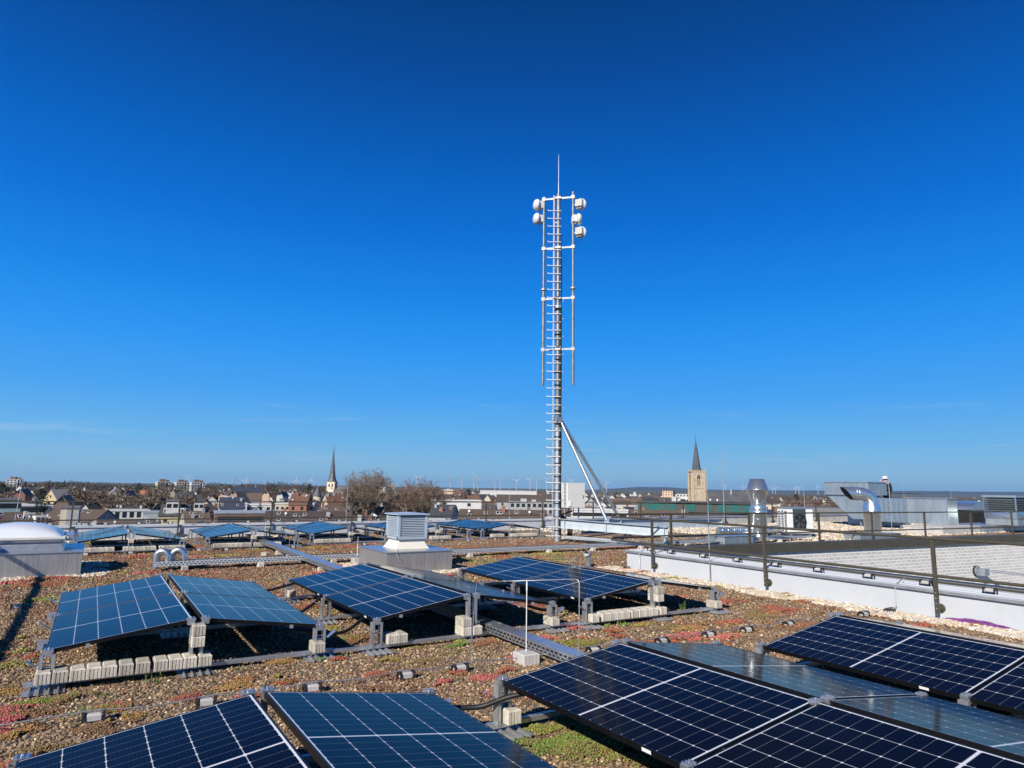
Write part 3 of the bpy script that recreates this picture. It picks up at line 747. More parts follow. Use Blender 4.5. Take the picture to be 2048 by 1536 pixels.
# ------------------------------------------------------------------ the antenna mast
MX, MY = 13.2, 18.29
def i_beam(mb, a, b, h=.19, w=.16, tf=.012, tw=.010):
    a, b = Vector(a), Vector(b); d = (b-a).normalized(); s = Vector((-d.y, d.x, 0)); u = Vector((0,0,1))
    def bar(w0, w1, z0, z1):
        vs = [p+s*ww+u*zz for p in (a, b) for zz in (z0, z1) for ww in (w0, w1)]
        mb.add(vs, [(0,2,3,1),(4,5,7,6),(0,1,5,4),(2,6,7,3),(0,4,6,2),(1,3,7,5)])
    bar(-w/2, w/2, -h, -h+tf); bar(-w/2, w/2, -tf, 0); bar(-tw/2, tw/2, -h+tf, -tf)
    return d, s
def mast():
    t = thing('antenna_mast', 'tall galvanised antenna mast with climbing ladder, crossbars, two braces and steel beams', 'antenna mast', (MX, MY, 0))
    G = M['galv_mast']
    b = MB(); b.cyl((0,0,0), (0,0,3.7), .10, n=20); obj('lower_pole', b, G, t)
    b = MB(); b.cyl((0,0,3.7), (0,0,8.0), .085, n=18); b.cyl((0,0,8.0), (0,0,12.08), .075, n=18); obj('upper_pole', b, M['galv_dark'], t)
    for z, r in ((3.7, .15), (7.93, .14)):
        b = MB(); b.cyl((0,0,z-.035), (0,0,z-.003), r, n=20); b.cyl((0,0,z+.003), (0,0,z+.035), r, n=20)
        for k in range(8):
            a = k*math.pi/4; b.cyl((.125*math.cos(a), .125*math.sin(a), z-.05), (.125*math.cos(a), .125*math.sin(a), z+.05), .011, n=6)
        obj('flange', b, G, t)
    cr = Vector((.849, -.528, 0)); bk = Vector((.528, .849, 0))
    ax = Vector((.70, -.714, 0)).normalized()
    # climbing ladder: one rail with rungs, on the left of the pole
    lo = -cr*.165-bk*.075
    b = MB(); b.box(lo+Vector((0,0,6.05)), (.045, .03, 11.9), math.atan2(cr.y, cr.x)); o = obj('ladder_rail', b, M['alu_dull'], t)
    rung = None
    for i in range(41):
        z = .18+i*.288
        if z > 11.6: break
        if rung is None:
            b = MB(); b.cyl(-cr*.37-bk*.11, cr*.09-bk*.11, .013, n=8); b.cyl(-cr*.372-bk*.11, -cr*.365-bk*.11+Vector((0,0,.04)), .011, n=6)
            rung = obj('rung', b, M['white_paint'], t); rung.location = (0, 0, z)
        else:
            c = rung.copy(); COL.objects.link(c); c.location = (0, 0, z)
    for i in range(7):
        b = MB(); z = 1.1+i*1.65; b.box(lo*.55+Vector((0,0,z)), (.2, .025, .05), math.atan2(cr.y, cr.x)); obj('ladder_bracket', b, G, t)
    # feeder cables strapped to the pole, with clips
    for k, (a, r) in enumerate(((.05, .013), (.32, .016), (.55, .016), (.78, .016), (1.02, .014))):
        b = MB(); rad = .118
        d = (cr*math.cos(a)-bk*math.sin(a)*.9)*rad
        b.tube([d+Vector((.006*math.sin(j*1.3+k), .006*math.cos(j*1.7+k), .15+j*.55)) for j in range(20 if k < 3 else 15)], r, 6); obj('feeder_cable', b, M['rubber'], t)
    for i in range(19):
        b = MB(); z = .35+i*.44; b.lathe([(.104, z), (.134, z), (.134, z+.018), (.104, z+.018), (.104, z)], n=16); obj('cable_clip', b, M['rubber'], t)
    for i in range(13):
        b = MB(); z = .7+i*.62; b.box(cr*.15+Vector((0,0,z)), (.07, .03, .03), math.atan2(cr.y, cr.x)); b.cyl(cr*.17+Vector((0,0,z)), cr*.20+Vector((0,0,z+.01)), .014, n=8); obj('cable_clamp', b, M['alu'], t)
    # side poles on cross arms
    for s in (-1, 1):
        p = ax*(.52*s)
        b = MB(); b.cyl(p+Vector((0,0,5.2)), p+Vector((0,0,8.58)), .052, n=14); b.cyl(p+Vector((0,0,8.58)), p+Vector((0,0,12.13 if s > 0 else 12.02)), .042, n=14)
        o = obj('side_pole', b, M['galv_dark'], t)
        b = MB(); b.cyl(p+Vector((0,0,8.56)), p+Vector((0,0,8.61)), .10, n=16); obj('flange', b, G, o)
    for z in (11.92, 10.08, 8.24, 6.44):
        for s in (-1, 1):
            b = MB(); b.box(ax*(.27*s)+Vector((0,0,z)), (.42, .05, .062), math.atan2(ax.y, ax.x)); o = obj('cross_arm', b, M['galv_mid'], t)
            b = MB(); b.box(ax*(.52*s)+Vector((0,0,z)), (.125, .12, .12), math.atan2(ax.y, ax.x)); obj('pole_clamp', b, M['galv_mid'], o)
        b = MB(); b.box((0, 0, z), (.20, .20, .075), math.atan2(ax.y, ax.x)); obj('mast_clamp', b, M['galv_mid'], t)
    b = MB(); b.cyl((.0, 0, 12.0), (.0, 0, 12.5), .014, n=8); b.cyl((0,0,12.5), (0,0,13.6), .010, .006, n=6); obj('top_rod', b, M['wire'], t)
    # braces and beams
    e1 = Vector((14.9-MX, 14.95-MY, .60)); e2 = Vector((20.68-MX, 17.86-MY, .64))
    for e, f in ((e1, .47), (e2, .345)):
        foot = Vector((e.x*f, e.y*f, .74)) if e is e1 else Vector((e.x*f, e.y*f, .70))
        top = Vector((.09, -.02, 4.02)) if e is e1 else Vector((.10, .02, 4.08))
        b = MB(); b.cyl(top, foot, .052, n=16); br = obj('brace', b, M['galv'], t)
        d = (foot-top).normalized()
        b = MB(); b.box(foot+Vector((0,0,-.03)), (.16, .02, .16), math.atan2(e.y, e.x)); obj('gusset', b, M['galv'], br)
        b = MB(); a = Vector((0, 0, .74 if e is e1 else .72)); en = Vector((e.x, e.y, .62 if e is e1 else .66))
        hdir = Vector((e.x, e.y, 0)).normalized()
        dd, ss = i_beam(b, a+hdir*.12, en, .30, .20)
        bm = obj('beam', b, M['galv_light'], t)
        for q in (.30, e.xy.length*f, e.xy.length-.10):
            st = MB(); p = hdir*q; zz = a.z+(en.z-a.z)*q/e.xy.length
            st.box(p+Vector((0,0,zz-.15)), (.012, .17, .272), math.atan2(e.y, e.x)); obj('stiffener', st, M['galv_light'], bm)
        b = MB(); b.cyl((e.x, e.y, -.05) if 0 else (e.x-hdir.x*.1, e.y-hdir.y*.1, 0), (e.x-hdir.x*.1, e.y-hdir.y*.1, .325 if e is e1 else .365), .068, n=16); obj('leg', b, M['galv'], t)
    b = MB(); b.box((0, 0, 4.03), (.24, .26, .16)); obj('brace_collar', b, M['galv'], t)
    b = MB()
    for k in range(4):
        b.tube([(.12, .02+k*.03, .95), (.3+.05*k, .15, .75), (.5+.06*k, .2, .58), (.52+.06*k, .1, .35), (.35+.05*k, -.1, .12)], .022, 6)
    obj('cable_loop', b, M['rubber'], t)
    # microwave dishes
    def dish(p, aim, label, gap):
        aim = Vector(aim).normalized(); q = aim.to_track_quat('Z', 'Y').to_matrix()
        b = MB(); b.lathe([(.0, .115), (.08, .112), (.145, .09), (.19, .05), (.21, .0), (.21, -.05), (.0, -.05)], p, 24, True, q); o = obj('dish_antenna', b, M['radome'], t); o['label'] = label
        b = MB(); c = Vector(p)-aim*.14; b.box(c, (.25, .25, .15), M=q)
        for k in range(-3, 4): b.box(c-aim*.085+q @ Vector((k*.034, 0, 0)), (.012, .24, .03), M=q)
        obj('radio_unit', b, M['cabinet'], o)
        b = MB(); 
        for k in (-.06, 0, .06): b.cyl(c+q @ Vector((k, 0, 0))-Vector((0,0,.12)), c+q @ Vector((k, 0, 0))-Vector((0,0,.19)), .016, n=8)
        obj('connector', b, M['white_paint'], o)
        b = MB(); b.cyl(Vector(p)-aim*.05, Vector(gap), .03, n=10); obj('mount_arm', b, M['galv'], o)
        b = MB(); g = Vector(gap); b.tube([c-Vector((0,0,.18)), c-Vector((0,0,.32))+cr*.04*(1 if p[0] > 0 else -1), (c+g)/2-Vector((0,0,.40)), g-Vector((0,0,.30)), g-Vector((0,0,.9))], .009, 5); obj('cable', b, M['rubber'], o)
    pl = -ax*.52; pr = ax*.52
    dish(pl-cr*.27+Vector((0,0,11.72)), -cr-bk*.30, 'upper left white dish antenna', pl+Vector((0,0,11.68)))
    dish(pl-cr*.27+Vector((0,0,11.20)), -cr-bk*.30, 'lower left white dish antenna', pl+Vector((0,0,11.16)))
    dish(pr+cr*.28+bk*.02+Vector((0,0,11.66)), bk*.9+cr*.5, 'upper right white dish antenna seen from behind', pr+Vector((0,0,11.62)))
    dish(pr+cr*.20+Vector((0,0,11.10)), cr*.95+bk*.1, 'middle right dish antenna seen edge-on', pr+Vector((0,0,11.10)))
    dish(pr+cr*.28+bk*.02+Vector((0,0,10.62)), bk*.9+cr*.5, 'lower right white dish antenna seen from behind', pr+Vector((0,0,10.58)))
mast()
def cabinet():
    x, y = 15.52, 20.5
    t = thing('equipment_cabinet', 'pale grey equipment cabinet on posts just right of the mast', 'cabinet', (x, y, 0), R(-8))
    b = MB(); b.bevbox((0, 0, 1.47), (.76, .53, .93), .015); obj('body', b, M['cabinet'], t)
    b = MB(); b.box((0, 0, 1.925), (.76, .54, .025)); obj('roof', b, M['white_paint'], t)
    b = MB(); b.box((.10, -.256, 1.47), (.46, .01, .80)); o = obj('door', b, M['cabinet'], t)
    b = MB(); b.box((.29, -.268, 1.42), (.02, .015, .12)); obj('handle', b, M['plastic'], o)
    b = MB(); b.bevbox((-.27, -.27, 1.17), (.12, .04, .20), .008); obj('side_box', b, M['white_paint'], t)
    b = MB()
    for k in range(6): b.box((-.40, -.12, 1.18+k*.14), (.07, .06, .03))
    b.box((-.39, -.1, 1.5), (.03, .05, .9)); obj('cable_rack', b, M['galv'], t)
    for sx in (-.3, .3):
        b = MB(); b.cyl((sx, .1, 0), (sx, .1, 1.03), .03, n=10); obj('post', b, M['galv'], t)
    b = MB()
    for k in range(3): b.tube([(-.2+.1*k, 0, 1.03), (-.22+.1*k, -.1, .9), (-.45+.05*k, -.25, .82), (-.7, -.35, .78)], .02, 6)
    obj('cable', b, M['rubber'], t)
cabinet()
# unseen pipe left of the view, added to cast the shadow on the gravel
t = thing('added_shadow_pipe', 'unseen pipe on two legs left of the skylight, added to cast the gravel shadow', 'steel pipe', (-3.0, 9, 0))
b = MB(); b.cyl((-2.92, 2.2, 1.6), (-2.80, 20.2, 1.6), .04, n=16); obj('pipe', b, M['galv'], t, world=True)
for y in (1.9, 19.8):
    b = MB(); b.cyl((-2.93+(y-1.9)*.0067, y+.4, 0), (-2.93+(y-1.9)*.0067, y+.4, 1.54), .05, n=16); obj('leg', b, M['galv'], t, world=True)

# ------------------------------------------------------------------ ventilation plant on the right
def stack():
    t = thing('exhaust_stack', 'round zinc exhaust stack with a double-cone head behind the railings', 'exhaust stack', (20.35, 15.95, 0))
    b = MB(); b.lathe([(.285, 0), (.285, .95), (.30, .96), (.30, 1.0), (.295, 1.01), (.295, 1.10), (.30, 1.11), (.295, 1.12), (.235, 1.28), (.245, 1.29), (.245, 1.31), (.235, 1.32)], n=36); obj('pipe', b, M['duct'], t)
    b = MB(); b.lathe([(.235, 1.325), (.375, 1.77), (.385, 1.775), (.385, 1.79), (.375, 1.80), (.245, 2.16), (.235, 2.16), (.235, 2.0), (0, 1.98)], n=36); obj('cone_head', b, M['duct'], t)
    b = MB()
    for z in (.25, .5, .75): b.lathe([(.285, z), (.291, z+.006), (.285, z+.012)], n=36)
    obj('seam_ring', b, M['duct'], t)
    b = MB(); b.box((.35, .1, .07), (1.9, .75, .14)); obj('base_sheet', b, M['alu'], t)
stack()
def hduct(label, a, b_, r, rings=5):
    t = thing('duct', label, 'duct', (a[0], a[1], 0)); mb = MB(); mb.cyl(a, b_, r, n=24); obj('pipe', mb, M['duct'], t, world=True)
    a, b_ = Vector(a), Vector(b_); mb = MB()
    for k in range(rings):
        p = a+(b_-a)*((k+.5)/rings); d = (b_-a).normalized(); mb.cyl(p-d*.012, p+d*.012, r+.008, n=24)
    obj('seam_ring', mb, M['duct'], t, world=True)
hduct('short shiny horizontal duct just left of the exhaust stack', (18.9, 16.55, .32), (20.1, 16.25, .32), .13)
hduct('shiny horizontal duct between the exhaust stack and the heat pump', (20.6, 16.2, .30), (23.4, 17.0, .30), .15)
def low_box(name, label, lo, hi, m): 
    t = thing(name, label, name.replace('_', ' '), ((lo[0]+hi[0])/2, (lo[1]+hi[1])/2, 0)); b = MB()
    c = [(p+q)/2 for p, q in zip(lo, hi)]; d = [q-p for p, q in zip(lo, hi)]
    b.bevbox(c, d, .02); obj('body', b, M[m], t, world=True)
    b = MB(); b.bb((lo[0]-.015, lo[1]-.015, hi[2]+.001), (hi[0]+.015, hi[1]+.015, hi[2]+.02)); obj('cover_sheet', b, M['alu'], t, world=True)
low_box('duct_box', 'low blue-grey metal duct box left of the exhaust stack base', (17.35, 14.95, 0), (18.9, 15.7, .26), 'duct_flat')
def heat_pump():
    t = thing('heat_pump', 'white heat pump with a round dark fan and slotted side', 'heat pump', (22.55, 16.35, .1), R(-19))
    w, d, h = 1.12, .66, 1.0
    b = MB(); b.bevbox((w/2, d/2, h/2+.02), (w, d, h-.04), .03); obj('casing', b, M['white_paint'], t)
    b = MB(); b.bb((-.01, -.01, h-.02), (w+.01, d+.01, h+.01)); obj('lid', b, M['galv'], t)
    gp_ = mat('dark_grey_fan_panel', (.05, .065, .07), .35, 0, .1)
    b = MB(); b.bevbox((.50, -.006, h/2+.10), (.56, .02, h-.24), .006); o = obj('fan_panel', b, gp_, t)
    b = MB(); n = 40
    b.lathe([(.265, 0), (.285, .02), (.265, .03)], (.50, -.018, .5), n, True, Matrix.Rotation(R(90), 3, 'X')); b.lathe([(.27, .005), (0, .005)], (.50, -.018, .5), n, False, Matrix.Rotation(R(90), 3, 'X')); obj('fan_opening', b, M['dark_gap'], o)
    b = MB()
    for k in range(5):
        a0 = k*2*math.pi/5
        P = [(.5+rr*math.cos(a0+da), -.03-zz, .5+rr*math.sin(a0+da)) for rr, da, zz in ((.04, 0, 0), (.25, .1, .0), (.25, .75, .02), (.05, .8, .015))]
        b.add(P, [(0,1,2,3)])
    obj('fan_blade', b, gp_, o)
    b = MB()
    for c in range(3):
        for r in range(12): b.bevbox((-.004, .12+c*.2, .14+r*.066+(c % 2)*.02), (.016, .13, .034), .004)
    obj('side_slot', b, M['dark_gap'], t)
    b = MB()
    for x in (.15, w-.15): b.bb((x-.03, 0, -.1), (x+.03, d, .03))
    obj('foot', b, M['galv'], t)
heat_pump()
low_box('duct_box', 'dark blue-grey metal box on the gravel below the bent exhaust pipe', (24.2, 14.55, 0), (27.0, 15.2, .17), 'duct_flat')
def bent_pipe():
    t = thing('exhaust_pipe', 'bent zinc exhaust pipe with a slanted mouth facing left', 'exhaust pipe', (27.5, 15.95, 0))
    lf = Vector((-.849, .528, 0))
    b = MB(); b.lathe([(.33, 0), (.33, .95), (.345, .96), (.345, 1.0), (.335, 1.02), (.335, 1.15), (.275, 1.28), (.275, 1.36)], n=32); obj('pipe', b, M['duct'], t)
    pts = [Vector((0,0,1.36)), Vector((0,0,1.42)), Vector((0,0,1.52))+lf*.07, Vector((0,0,1.62))+lf*.18, Vector((0,0,1.68))+lf*.36, Vector((0,0,1.69))+lf*.60]
    b = MB(); b.tube(pts, .265, 28, False); obj('elbow', b, M['duct'], t)
    b = MB(); q = lf.to_track_quat('Z', 'Y').to_matrix(); n = 28; vs = []
    for k in range(2):
        for i in range(n):
            a = 2*math.pi*i/n; up = math.sin(a); side = Vector((.528, .849, 0))*math.cos(a)
            L_ = .60 if k == 0 else (1.0+.22*up)
            vs.append(Vector((0,0,1.69))+lf*L_+side*.268+Vector((0,0,.268*up)))
    b.add(vs, [(i, (i+1) % n, n+(i+1) % n, n+i) for i in range(n)], True); o = obj('slanted_mouth', b, M['duct'], t)
    b = MB(); b.add([v-lf*.02 for v in vs[n:]], [tuple(range(n))]); obj('mouth_grid', b, M['dark_gap'], o)
    b = MB()
    for L_ in (.56, .66): b.tube([Vector((0,0,1.69))+lf*L_, Vector((0,0,1.69))+lf*(L_+.02)], .285, 28)
    obj('seam_ring', b, M['alu'], t)
bent_pipe()
def air_handler():
    t = thing('air_handler', 'big zinc air handling duct on a grey plinth behind the right railing', 'ventilation unit', (33.8, 18, 0))
    D = M['duct_flat']
    b = MB(); b.bb((33.25, 15.75, .33), (34.15, 17.5, 1.50)); obj('end_duct', b, D, t, world=True)
    b = MB()
    for y in (15.75, 17.5):
        b.bb((33.21, y-.03, .33), (33.25, y+.03, 1.52)); 
    b.bb((33.2, 15.7, 1.501), (34.2, 17.55, 1.54)); obj('flange_bar', b, M['alu'], t, world=True)
    b = MB()
    b.bb((33.3, 17.53, .33), (34.6, 19.3, 1.47))
    for k in range(7): b.bb((33.26, 17.6+k*.24, .36), (33.3, 17.65+k*.24, 1.44))
    obj('ribbed_casing', b, M['duct'], t, world=True)
    for k in range(6):
        b = MB(); b.bb((33.20, 18.36 if k % 2 else 19.22, .6+.14*k), (33.26, 18.42 if k % 2 else 19.28, .66+.14*k)); obj('hinge', b, M['galv'], t, world=True)
    b = MB()
    b.extr([(33.3, 19.33, .40), (33.3, 20.35, .40), (33.3, 21.75, 1.60), (33.3, 19.9, 1.60), (33.3, 19.33, 1.47)], (1.4, 0, 0)); obj('transition_duct', b, D, t, world=True)
    b = MB(); b.bb((33.2, 19.35, 1.61), (34.85, 21.75, 2.24)); obj('upper_duct', b, D, t, world=True)
    b = MB(); b.bb((33.16, 19.31, 2.241), (34.9, 21.8, 2.28)); b.bb((33.17, 19.32, 1.61), (33.21, 21.78, 1.65)); obj('flange_bar', b, M['alu_dull'], t, world=True)
    b = MB(); b.tube([(34.3, 19.0, 1.72), (36.0, 18.3, 1.72)], .02, 8); b.tube([(36.0, 18.3, 1.72), (36.0, 18.3, .9)], .02, 8); obj('guard_bar', b, M['bronze'], t, world=True)
    for x, y in ((33.5, 18.0), (34.4, 19.0), (33.5, 20.0)):
        b = MB(); b.bb((x, y, 0), (x+.08, y+.08, .34)); obj('support', b, M['galv'], t, world=True)
    pl = thing('plinth', 'long pale grey concrete plinth under the right end of the air handling duct', 'plinth', (32, 15.5, 0))
    b = MB(); b.bb((31.0, 14.95, 0), (34.3, 16.6, .325)); b.bb((30.98, 14.93, .27), (34.32, 16.62, .326)); obj('body', b, M['concrete_grey'], pl, world=True)
    pl = thing('plinth', 'blue-grey sheet metal plinth below the louvred unit at the right edge', 'plinth', (36, 15, 0))
    b = MB(); b.bb((34.5, 14.85, 0), (40.0, 16.6, .30)); obj('body', b, M['duct_flat'], pl, world=True)
    b = MB(); b.bb((34.45, 14.82, .301), (40, 16.65, .33)); obj('cover_sheet', b, M['alu'], pl, world=True)
    # platform where the person stands
    b = MB(); b.bb((34.9, 19.4, .0), (37.0, 21.6, .78)); obj('platform', b, M['duct_flat'], t, world=True)
air_handler()
def louvre_unit():
    t = thing('louvre_unit', 'square louvred zinc intake unit at the right picture edge', 'ventilation unit', (36.7, 14.9, 0))
    x0, y0, x1, y1 = 36.05, 14.15, 37.6, 15.45
    b = MB(); b.bb((x0, y0, .34), (x1, y1, .62)); obj('base', b, M['duct_flat'], t, world=True)
    b = MB()
    b.bb((x0-.02, y0-.02, .62), (x1+.02, y1+.02, .96)); obj('lower_casing', b, M['duct'], t, world=True)
    b = MB()   # the folded pyramid stiffener on each face
    ym = (y0+y1)/2; b.add([(x0-.022, y0, .64), (x0-.022, y1, .64), (x0-.022, y1, .94), (x0-.022, y0, .94), (x0-.075, ym, .76)], [(0,4,1), (1,4,2), (2,4,3), (3,4,0)])
    xm = (x0+x1)/2; b.add([(x0, y0-.022, .64), (x1, y0-.022, .64), (x1, y0-.022, .94), (x0, y0-.022, .94), (xm, y0-.075, .76)], [(0,1,4), (1,2,4), (2,3,4), (3,0,4)])
    obj('folded_panel', b, M['duct'], t, world=True)
    b = MB(); b.bb((x0+.1, y0+.1, .96), (x1-.1, y1-.1, 1.62)); obj('inner_box', b, M['dark_gap'], t, world=True)
    b = MB(); n = 6
    for i in range(n):
        z = .98+i*.098
        for (a, c) in (((x0-.03, y0-.03), (x0-.03, y1+.03)), ((x0-.03, y0-.03), (x1+.03, y0-.03))):
            inx, iny = (.11, 0) if a[0] == c[0] else (0, .11)
            P = [(a[0], a[1], z), (c[0], c[1], z), (c[0]+inx, c[1]+iny, z+.075), (a[0]+inx, a[1]+iny, z+.075)]
            b.add(P+[(x, y, zz+.008) for x, y, zz in P], [(0,1,2,3), (7,6,5,4), (0,4,5,1)])
    for (x, y) in ((x0, y0), (x0, y1), (x1, y0)): b.bb((x-.025, y-.025, .96), (x+.025, y+.025, 1.62))
    obj('louvre', b, M['duct'], t, world=True)
    b = MB(); b.bb((x0-.05, y0-.05, 1.60), (x1+.05, y1+.05, 1.70)); obj('cap', b, M['duct_flat'], t, world=True)
louvre_unit()
def far_plant():
    t = thing('flue_pipe', 'short shiny flue pipe with a cap between the duct and the louvred unit', 'flue', (38.2, 18.2, 0))
    b = MB(); b.lathe([(.12, 0), (.12, .9), (.2, .95), (.2, 1.0), (.12, 1.03), (.12, 1.12), (.22, 1.2), (.22, 1.3), (0, 1.38)], n=20); obj('pipe', b, M['duct'], t)
    t = thing('roof_hood', 'curved zinc roof hood left of the louvred unit', 'roof hood', (40, 17.5, 0))
    b = MB(); P = [(38.9+1.2*(1-math.cos(k*math.pi/16)), 17.2, 1.0+.35*math.sin(k*math.pi/16)) for k in range(9)]+[(41.3, 17.2, 1.35), (41.3, 17.2, .9), (38.9, 17.2, .9)]
    b.extr(P, (0, 1.6, 0)); obj('hood', b, M['duct'], t, world=True)
    b = MB(); b.bb((39.1, 17.3, 0), (41.2, 18.7, .9)); obj('base', b, M['dark_gap'], t, world=True)
far_plant()

# ------------------------------------------------------------------ the person behind the ventilation unit
def person():
    x, y, z = 35.55, 19.75, .78
    t = thing('person', 'person in a white helmet and dark jacket behind the ventilation unit, hand at face', 'person', (x, y, z), R(160))
    skin = mat('skin', (.5, .30, .22), .6, 0, .06); coat = mat('dark_work_jacket', (.018, .018, .022), .8, 0, .2); trous = mat('dark_trousers', (.02, .022, .03), .85, 0, .2); helm = mat('white_helmet', (.8, .8, .8), .35, 0, .03); hair = mat('dark_hair', (.03, .02, .015), .7, 0, .2)
    def skinned(name, verts, edges, radii, m, parent, root=0, sub=2):
        me = bpy.data.meshes.new(name); me.from_pydata(verts, edges, []); o = bpy.data.objects.new(name, me); COL.objects.link(o); o.parent = parent
        sk = o.modifiers.new('skin', 'SKIN'); sk.use_smooth_shade = True; sb = o.modifiers.new('sub', 'SUBSURF'); sb.levels = sub; sb.render_levels = sub
        for i, r in enumerate(radii):
            d = me.skin_vertices[0].data[i]; d.radius = r if isinstance(r, tuple) else (r, r); d.use_root = i == root
        me.materials.append(m); return o
    V = [(0,0,.93), (0,.01,1.10), (0,.01,1.30), (0,.0,1.44), (0,-.02,1.52), (0,-.05,1.60), (0,-.055,1.70),      # 0-6 spine, neck, head
         (-.10,0,.88), (-.11,-.02,.50), (-.11,.02,.09), (-.11,-.14,.03), (.10,0,.88), (.12,-.03,.50), (.12,.0,.09), (.12,-.15,.03),
         (-.19,.01,1.41), (-.27,.03,1.14), (-.25,-.12,.92), (-.25,-.17,.84), (.19,.01,1.41), (.27,-.08,1.17), (.17,-.26,1.40), (.10,-.27,1.55)]
    E_ = [(0,1),(1,2),(2,3),(3,4),(4,5),(5,6),(0,7),(7,8),(8,9),(9,10),(0,11),(11,12),(12,13),(13,14),(3,15),(15,16),(16,17),(17,18),(3,19),(19,20),(20,21),(21,22)]
    Rr = [(.16,.12),(.155,.115),(.175,.125),(.13,.10),.06,(.085,.10),(.075,.095),.095,.065,.05,.04,.095,.065,.05,.04,.075,.055,.042,.03,.075,.055,.042,.03]
    body = skinned('body', V, E_, Rr, skin, t)
    jk = [V[i] for i in (0,1,2,3,15,16,17,19,20,21)]; 
    skinned('jacket', jk, [(0,1),(1,2),(2,3),(3,4),(4,5),(5,6),(3,7),(7,8),(8,9)], [(.185,.145),(.18,.14),(.20,.15),(.15,.12),.095,.07,.056,.095,.07,.056], coat, body)
    tr = [V[i] for i in (0,7,8,9,11,12,13)]
    skinned('trousers', tr, [(0,1),(1,2),(2,3),(0,4),(4,5),(5,6)], [(.17,.13),.11,.085,.07,.11,.085,.07], trous, body)
    b = MB(); b.lathe([(.155,.0), (.135,.0), (.13,.03), (.115,.08), (.08,.12), (.03,.135), (0,.137)], (0,-.055,1.70), 20); obj('helmet', b, helm, body)
    b = MB(); b.lathe([(.098,-.03), (.108,.01), (.105,.03)], (0,-.035,1.66), 16); obj('hair', b, hair, body)
    b = MB()
    for s in (-1, 1): b.lathe([(.0,.008), (.011,.004), (.013,-.004)], (s*.032,-.148,1.655), 8, True, Matrix.Rotation(R(90), 3, 'X'))
    obj('eye', b, hair, body)
    b = MB(); b.add([(-.014,-.145,1.615), (.014,-.145,1.615), (0,-.178,1.618), (0,-.146,1.658)], [(0,1,2), (0,2,3), (1,3,2)]); b.box((0,-.148,1.585), (.045, .008, .008)); obj('face_feature', b, skin, body)
    hd = []
    for s, wr, dr in ((1, (.10,-.27,1.55), (-.35,.0,.9)), (-1, (-.25,-.17,.84), (0,-.25,-.95))):
        w = Vector(wr); d = Vector(dr).normalized(); sd = d.cross(Vector((0,-1,.1))).normalized()
        vs = [w, w+d*.06]; es = [(0,1)]; rr = [.026, .030]
        for f, (o_, l) in enumerate(((-.030,.062), (-.010,.075), (.010,.072), (.030,.056))):
            k = len(vs); cu = d.cross(sd)*.012
            vs += [w+d*.075+sd*o_, w+d*(.075+l*.55)+sd*o_*1.1+cu, w+d*(.075+l)+sd*o_*1.1+cu*2.4]; es += [(1,k),(k,k+1),(k+1,k+2)]; rr += [.010,.009,.008]
        k = len(vs); vs += [w+d*.035+sd*.04, w+d*.075+sd*.062]; es += [(0,k),(k,k+1)]; rr += [.011,.009]
        skinned('hand', [tuple(v) for v in vs], es, rr, skin, body, 0, 1)
person()
# ================================================================== THE TOWN (ground about 21 m below the roof)
GZ = -21.0
YAW = R(31.852); FWD = Vector((math.sin(YAW), math.cos(YAW), 0)); RGT = Vector((math.cos(YAW), -math.sin(YAW), 0))
K = 1352.0
def hyx(px): return 975+.0146*(px-1024)
def at(px, dep, z=GZ):
    p = FWD*dep+RGT*((px-1024)/K*dep); return Vector((p.x, p.y, z))
def zat(px, py, dep): return H_CAM+(hyx(px)-py)/K*dep
def m_of(w, dep): return w*dep/K
def facing(px): return math.atan2(-(FWD+RGT*((px-1024)/K)).x, (FWD+RGT*((px-1024)/K)).y)  # rz so that local -Y looks at the viewpoint

WALLS = {'white': (.52, .52, .51), 'cream': (.50, .45, .35), 'beige': (.46, .40, .31), 'red brick': (.26, .11, .075), 'brown brick': (.17, .11, .08), 'yellow': (.45, .37, .22), 'peach': (.58, .42, .30), 'grey': (.34, .35, .36), 'blue-grey': (.25, .30, .36), 'teal': (.22, .31, .34)}
ROOFS = {'dark slate': (.045, .047, .055), 'brown tile': (.115, .082, .060), 'dark brown': (.075, .057, .046), 'red tile': (.125, .062, .042), 'orange tile': (.36, .13, .055), 'grey': (.20, .20, .21), 'flat pale': (.45, .45, .45), 'flat grey': (.13, .13, .135), 'dark blue': (.03, .04, .065)}
MW = {k: mat('house_wall_'+k.replace(' ', '_').replace('-', '_'), c, .85, 0, .12, .6, randv=.08) for k, c in WALLS.items()}
def roof_mat(k, c):
    m, t, b = nt('house_roof_'+k.replace(' ', '_'))
    tc = N(t, 'ShaderNodeTexCoord'); w = N(t, 'ShaderNodeTexWave'); w.wave_type = 'BANDS'; w.bands_direction = 'Z'; w.inputs['Scale'].default_value = 1.4; w.inputs['Distortion'].default_value = 1.2; w.inputs['Detail'].default_value = 3
    L(t, tc.outputs['Object'], w.inputs['Vector']); n = noise(t, .8, 5)
    f = mathn(t, 'ADD', mathn(t, 'MULTIPLY', w.outputs[0], .35), mathn(t, 'MULTIPLY', n.outputs[0], .8))
    cc = mixc(t, f, tuple(x*.65 for x in c), tuple(min(1, x*1.35) for x in c))
    oi = N(t, 'ShaderNodeObjectInfo'); h = N(t, 'ShaderNodeHueSaturation'); L(t, cc, h.inputs['Color']); L(t, mathn(t, 'MULTIPLY_ADD', oi.outputs['Random'], .4, .8), h.inputs['Value'])
    L(t, h.outputs[0], b.inputs['Base Color']); b.inputs['Roughness'].default_value = .7; return m
MR = {k: roof_mat(k, c) for k, c in ROOFS.items()}
M['pane'] = mat('dark_window_glass', (.02, .025, .03), .12, 0, .2)
M['winframe'] = mat('white_window_frame', (.7, .7, .7), .5, 0, .05)

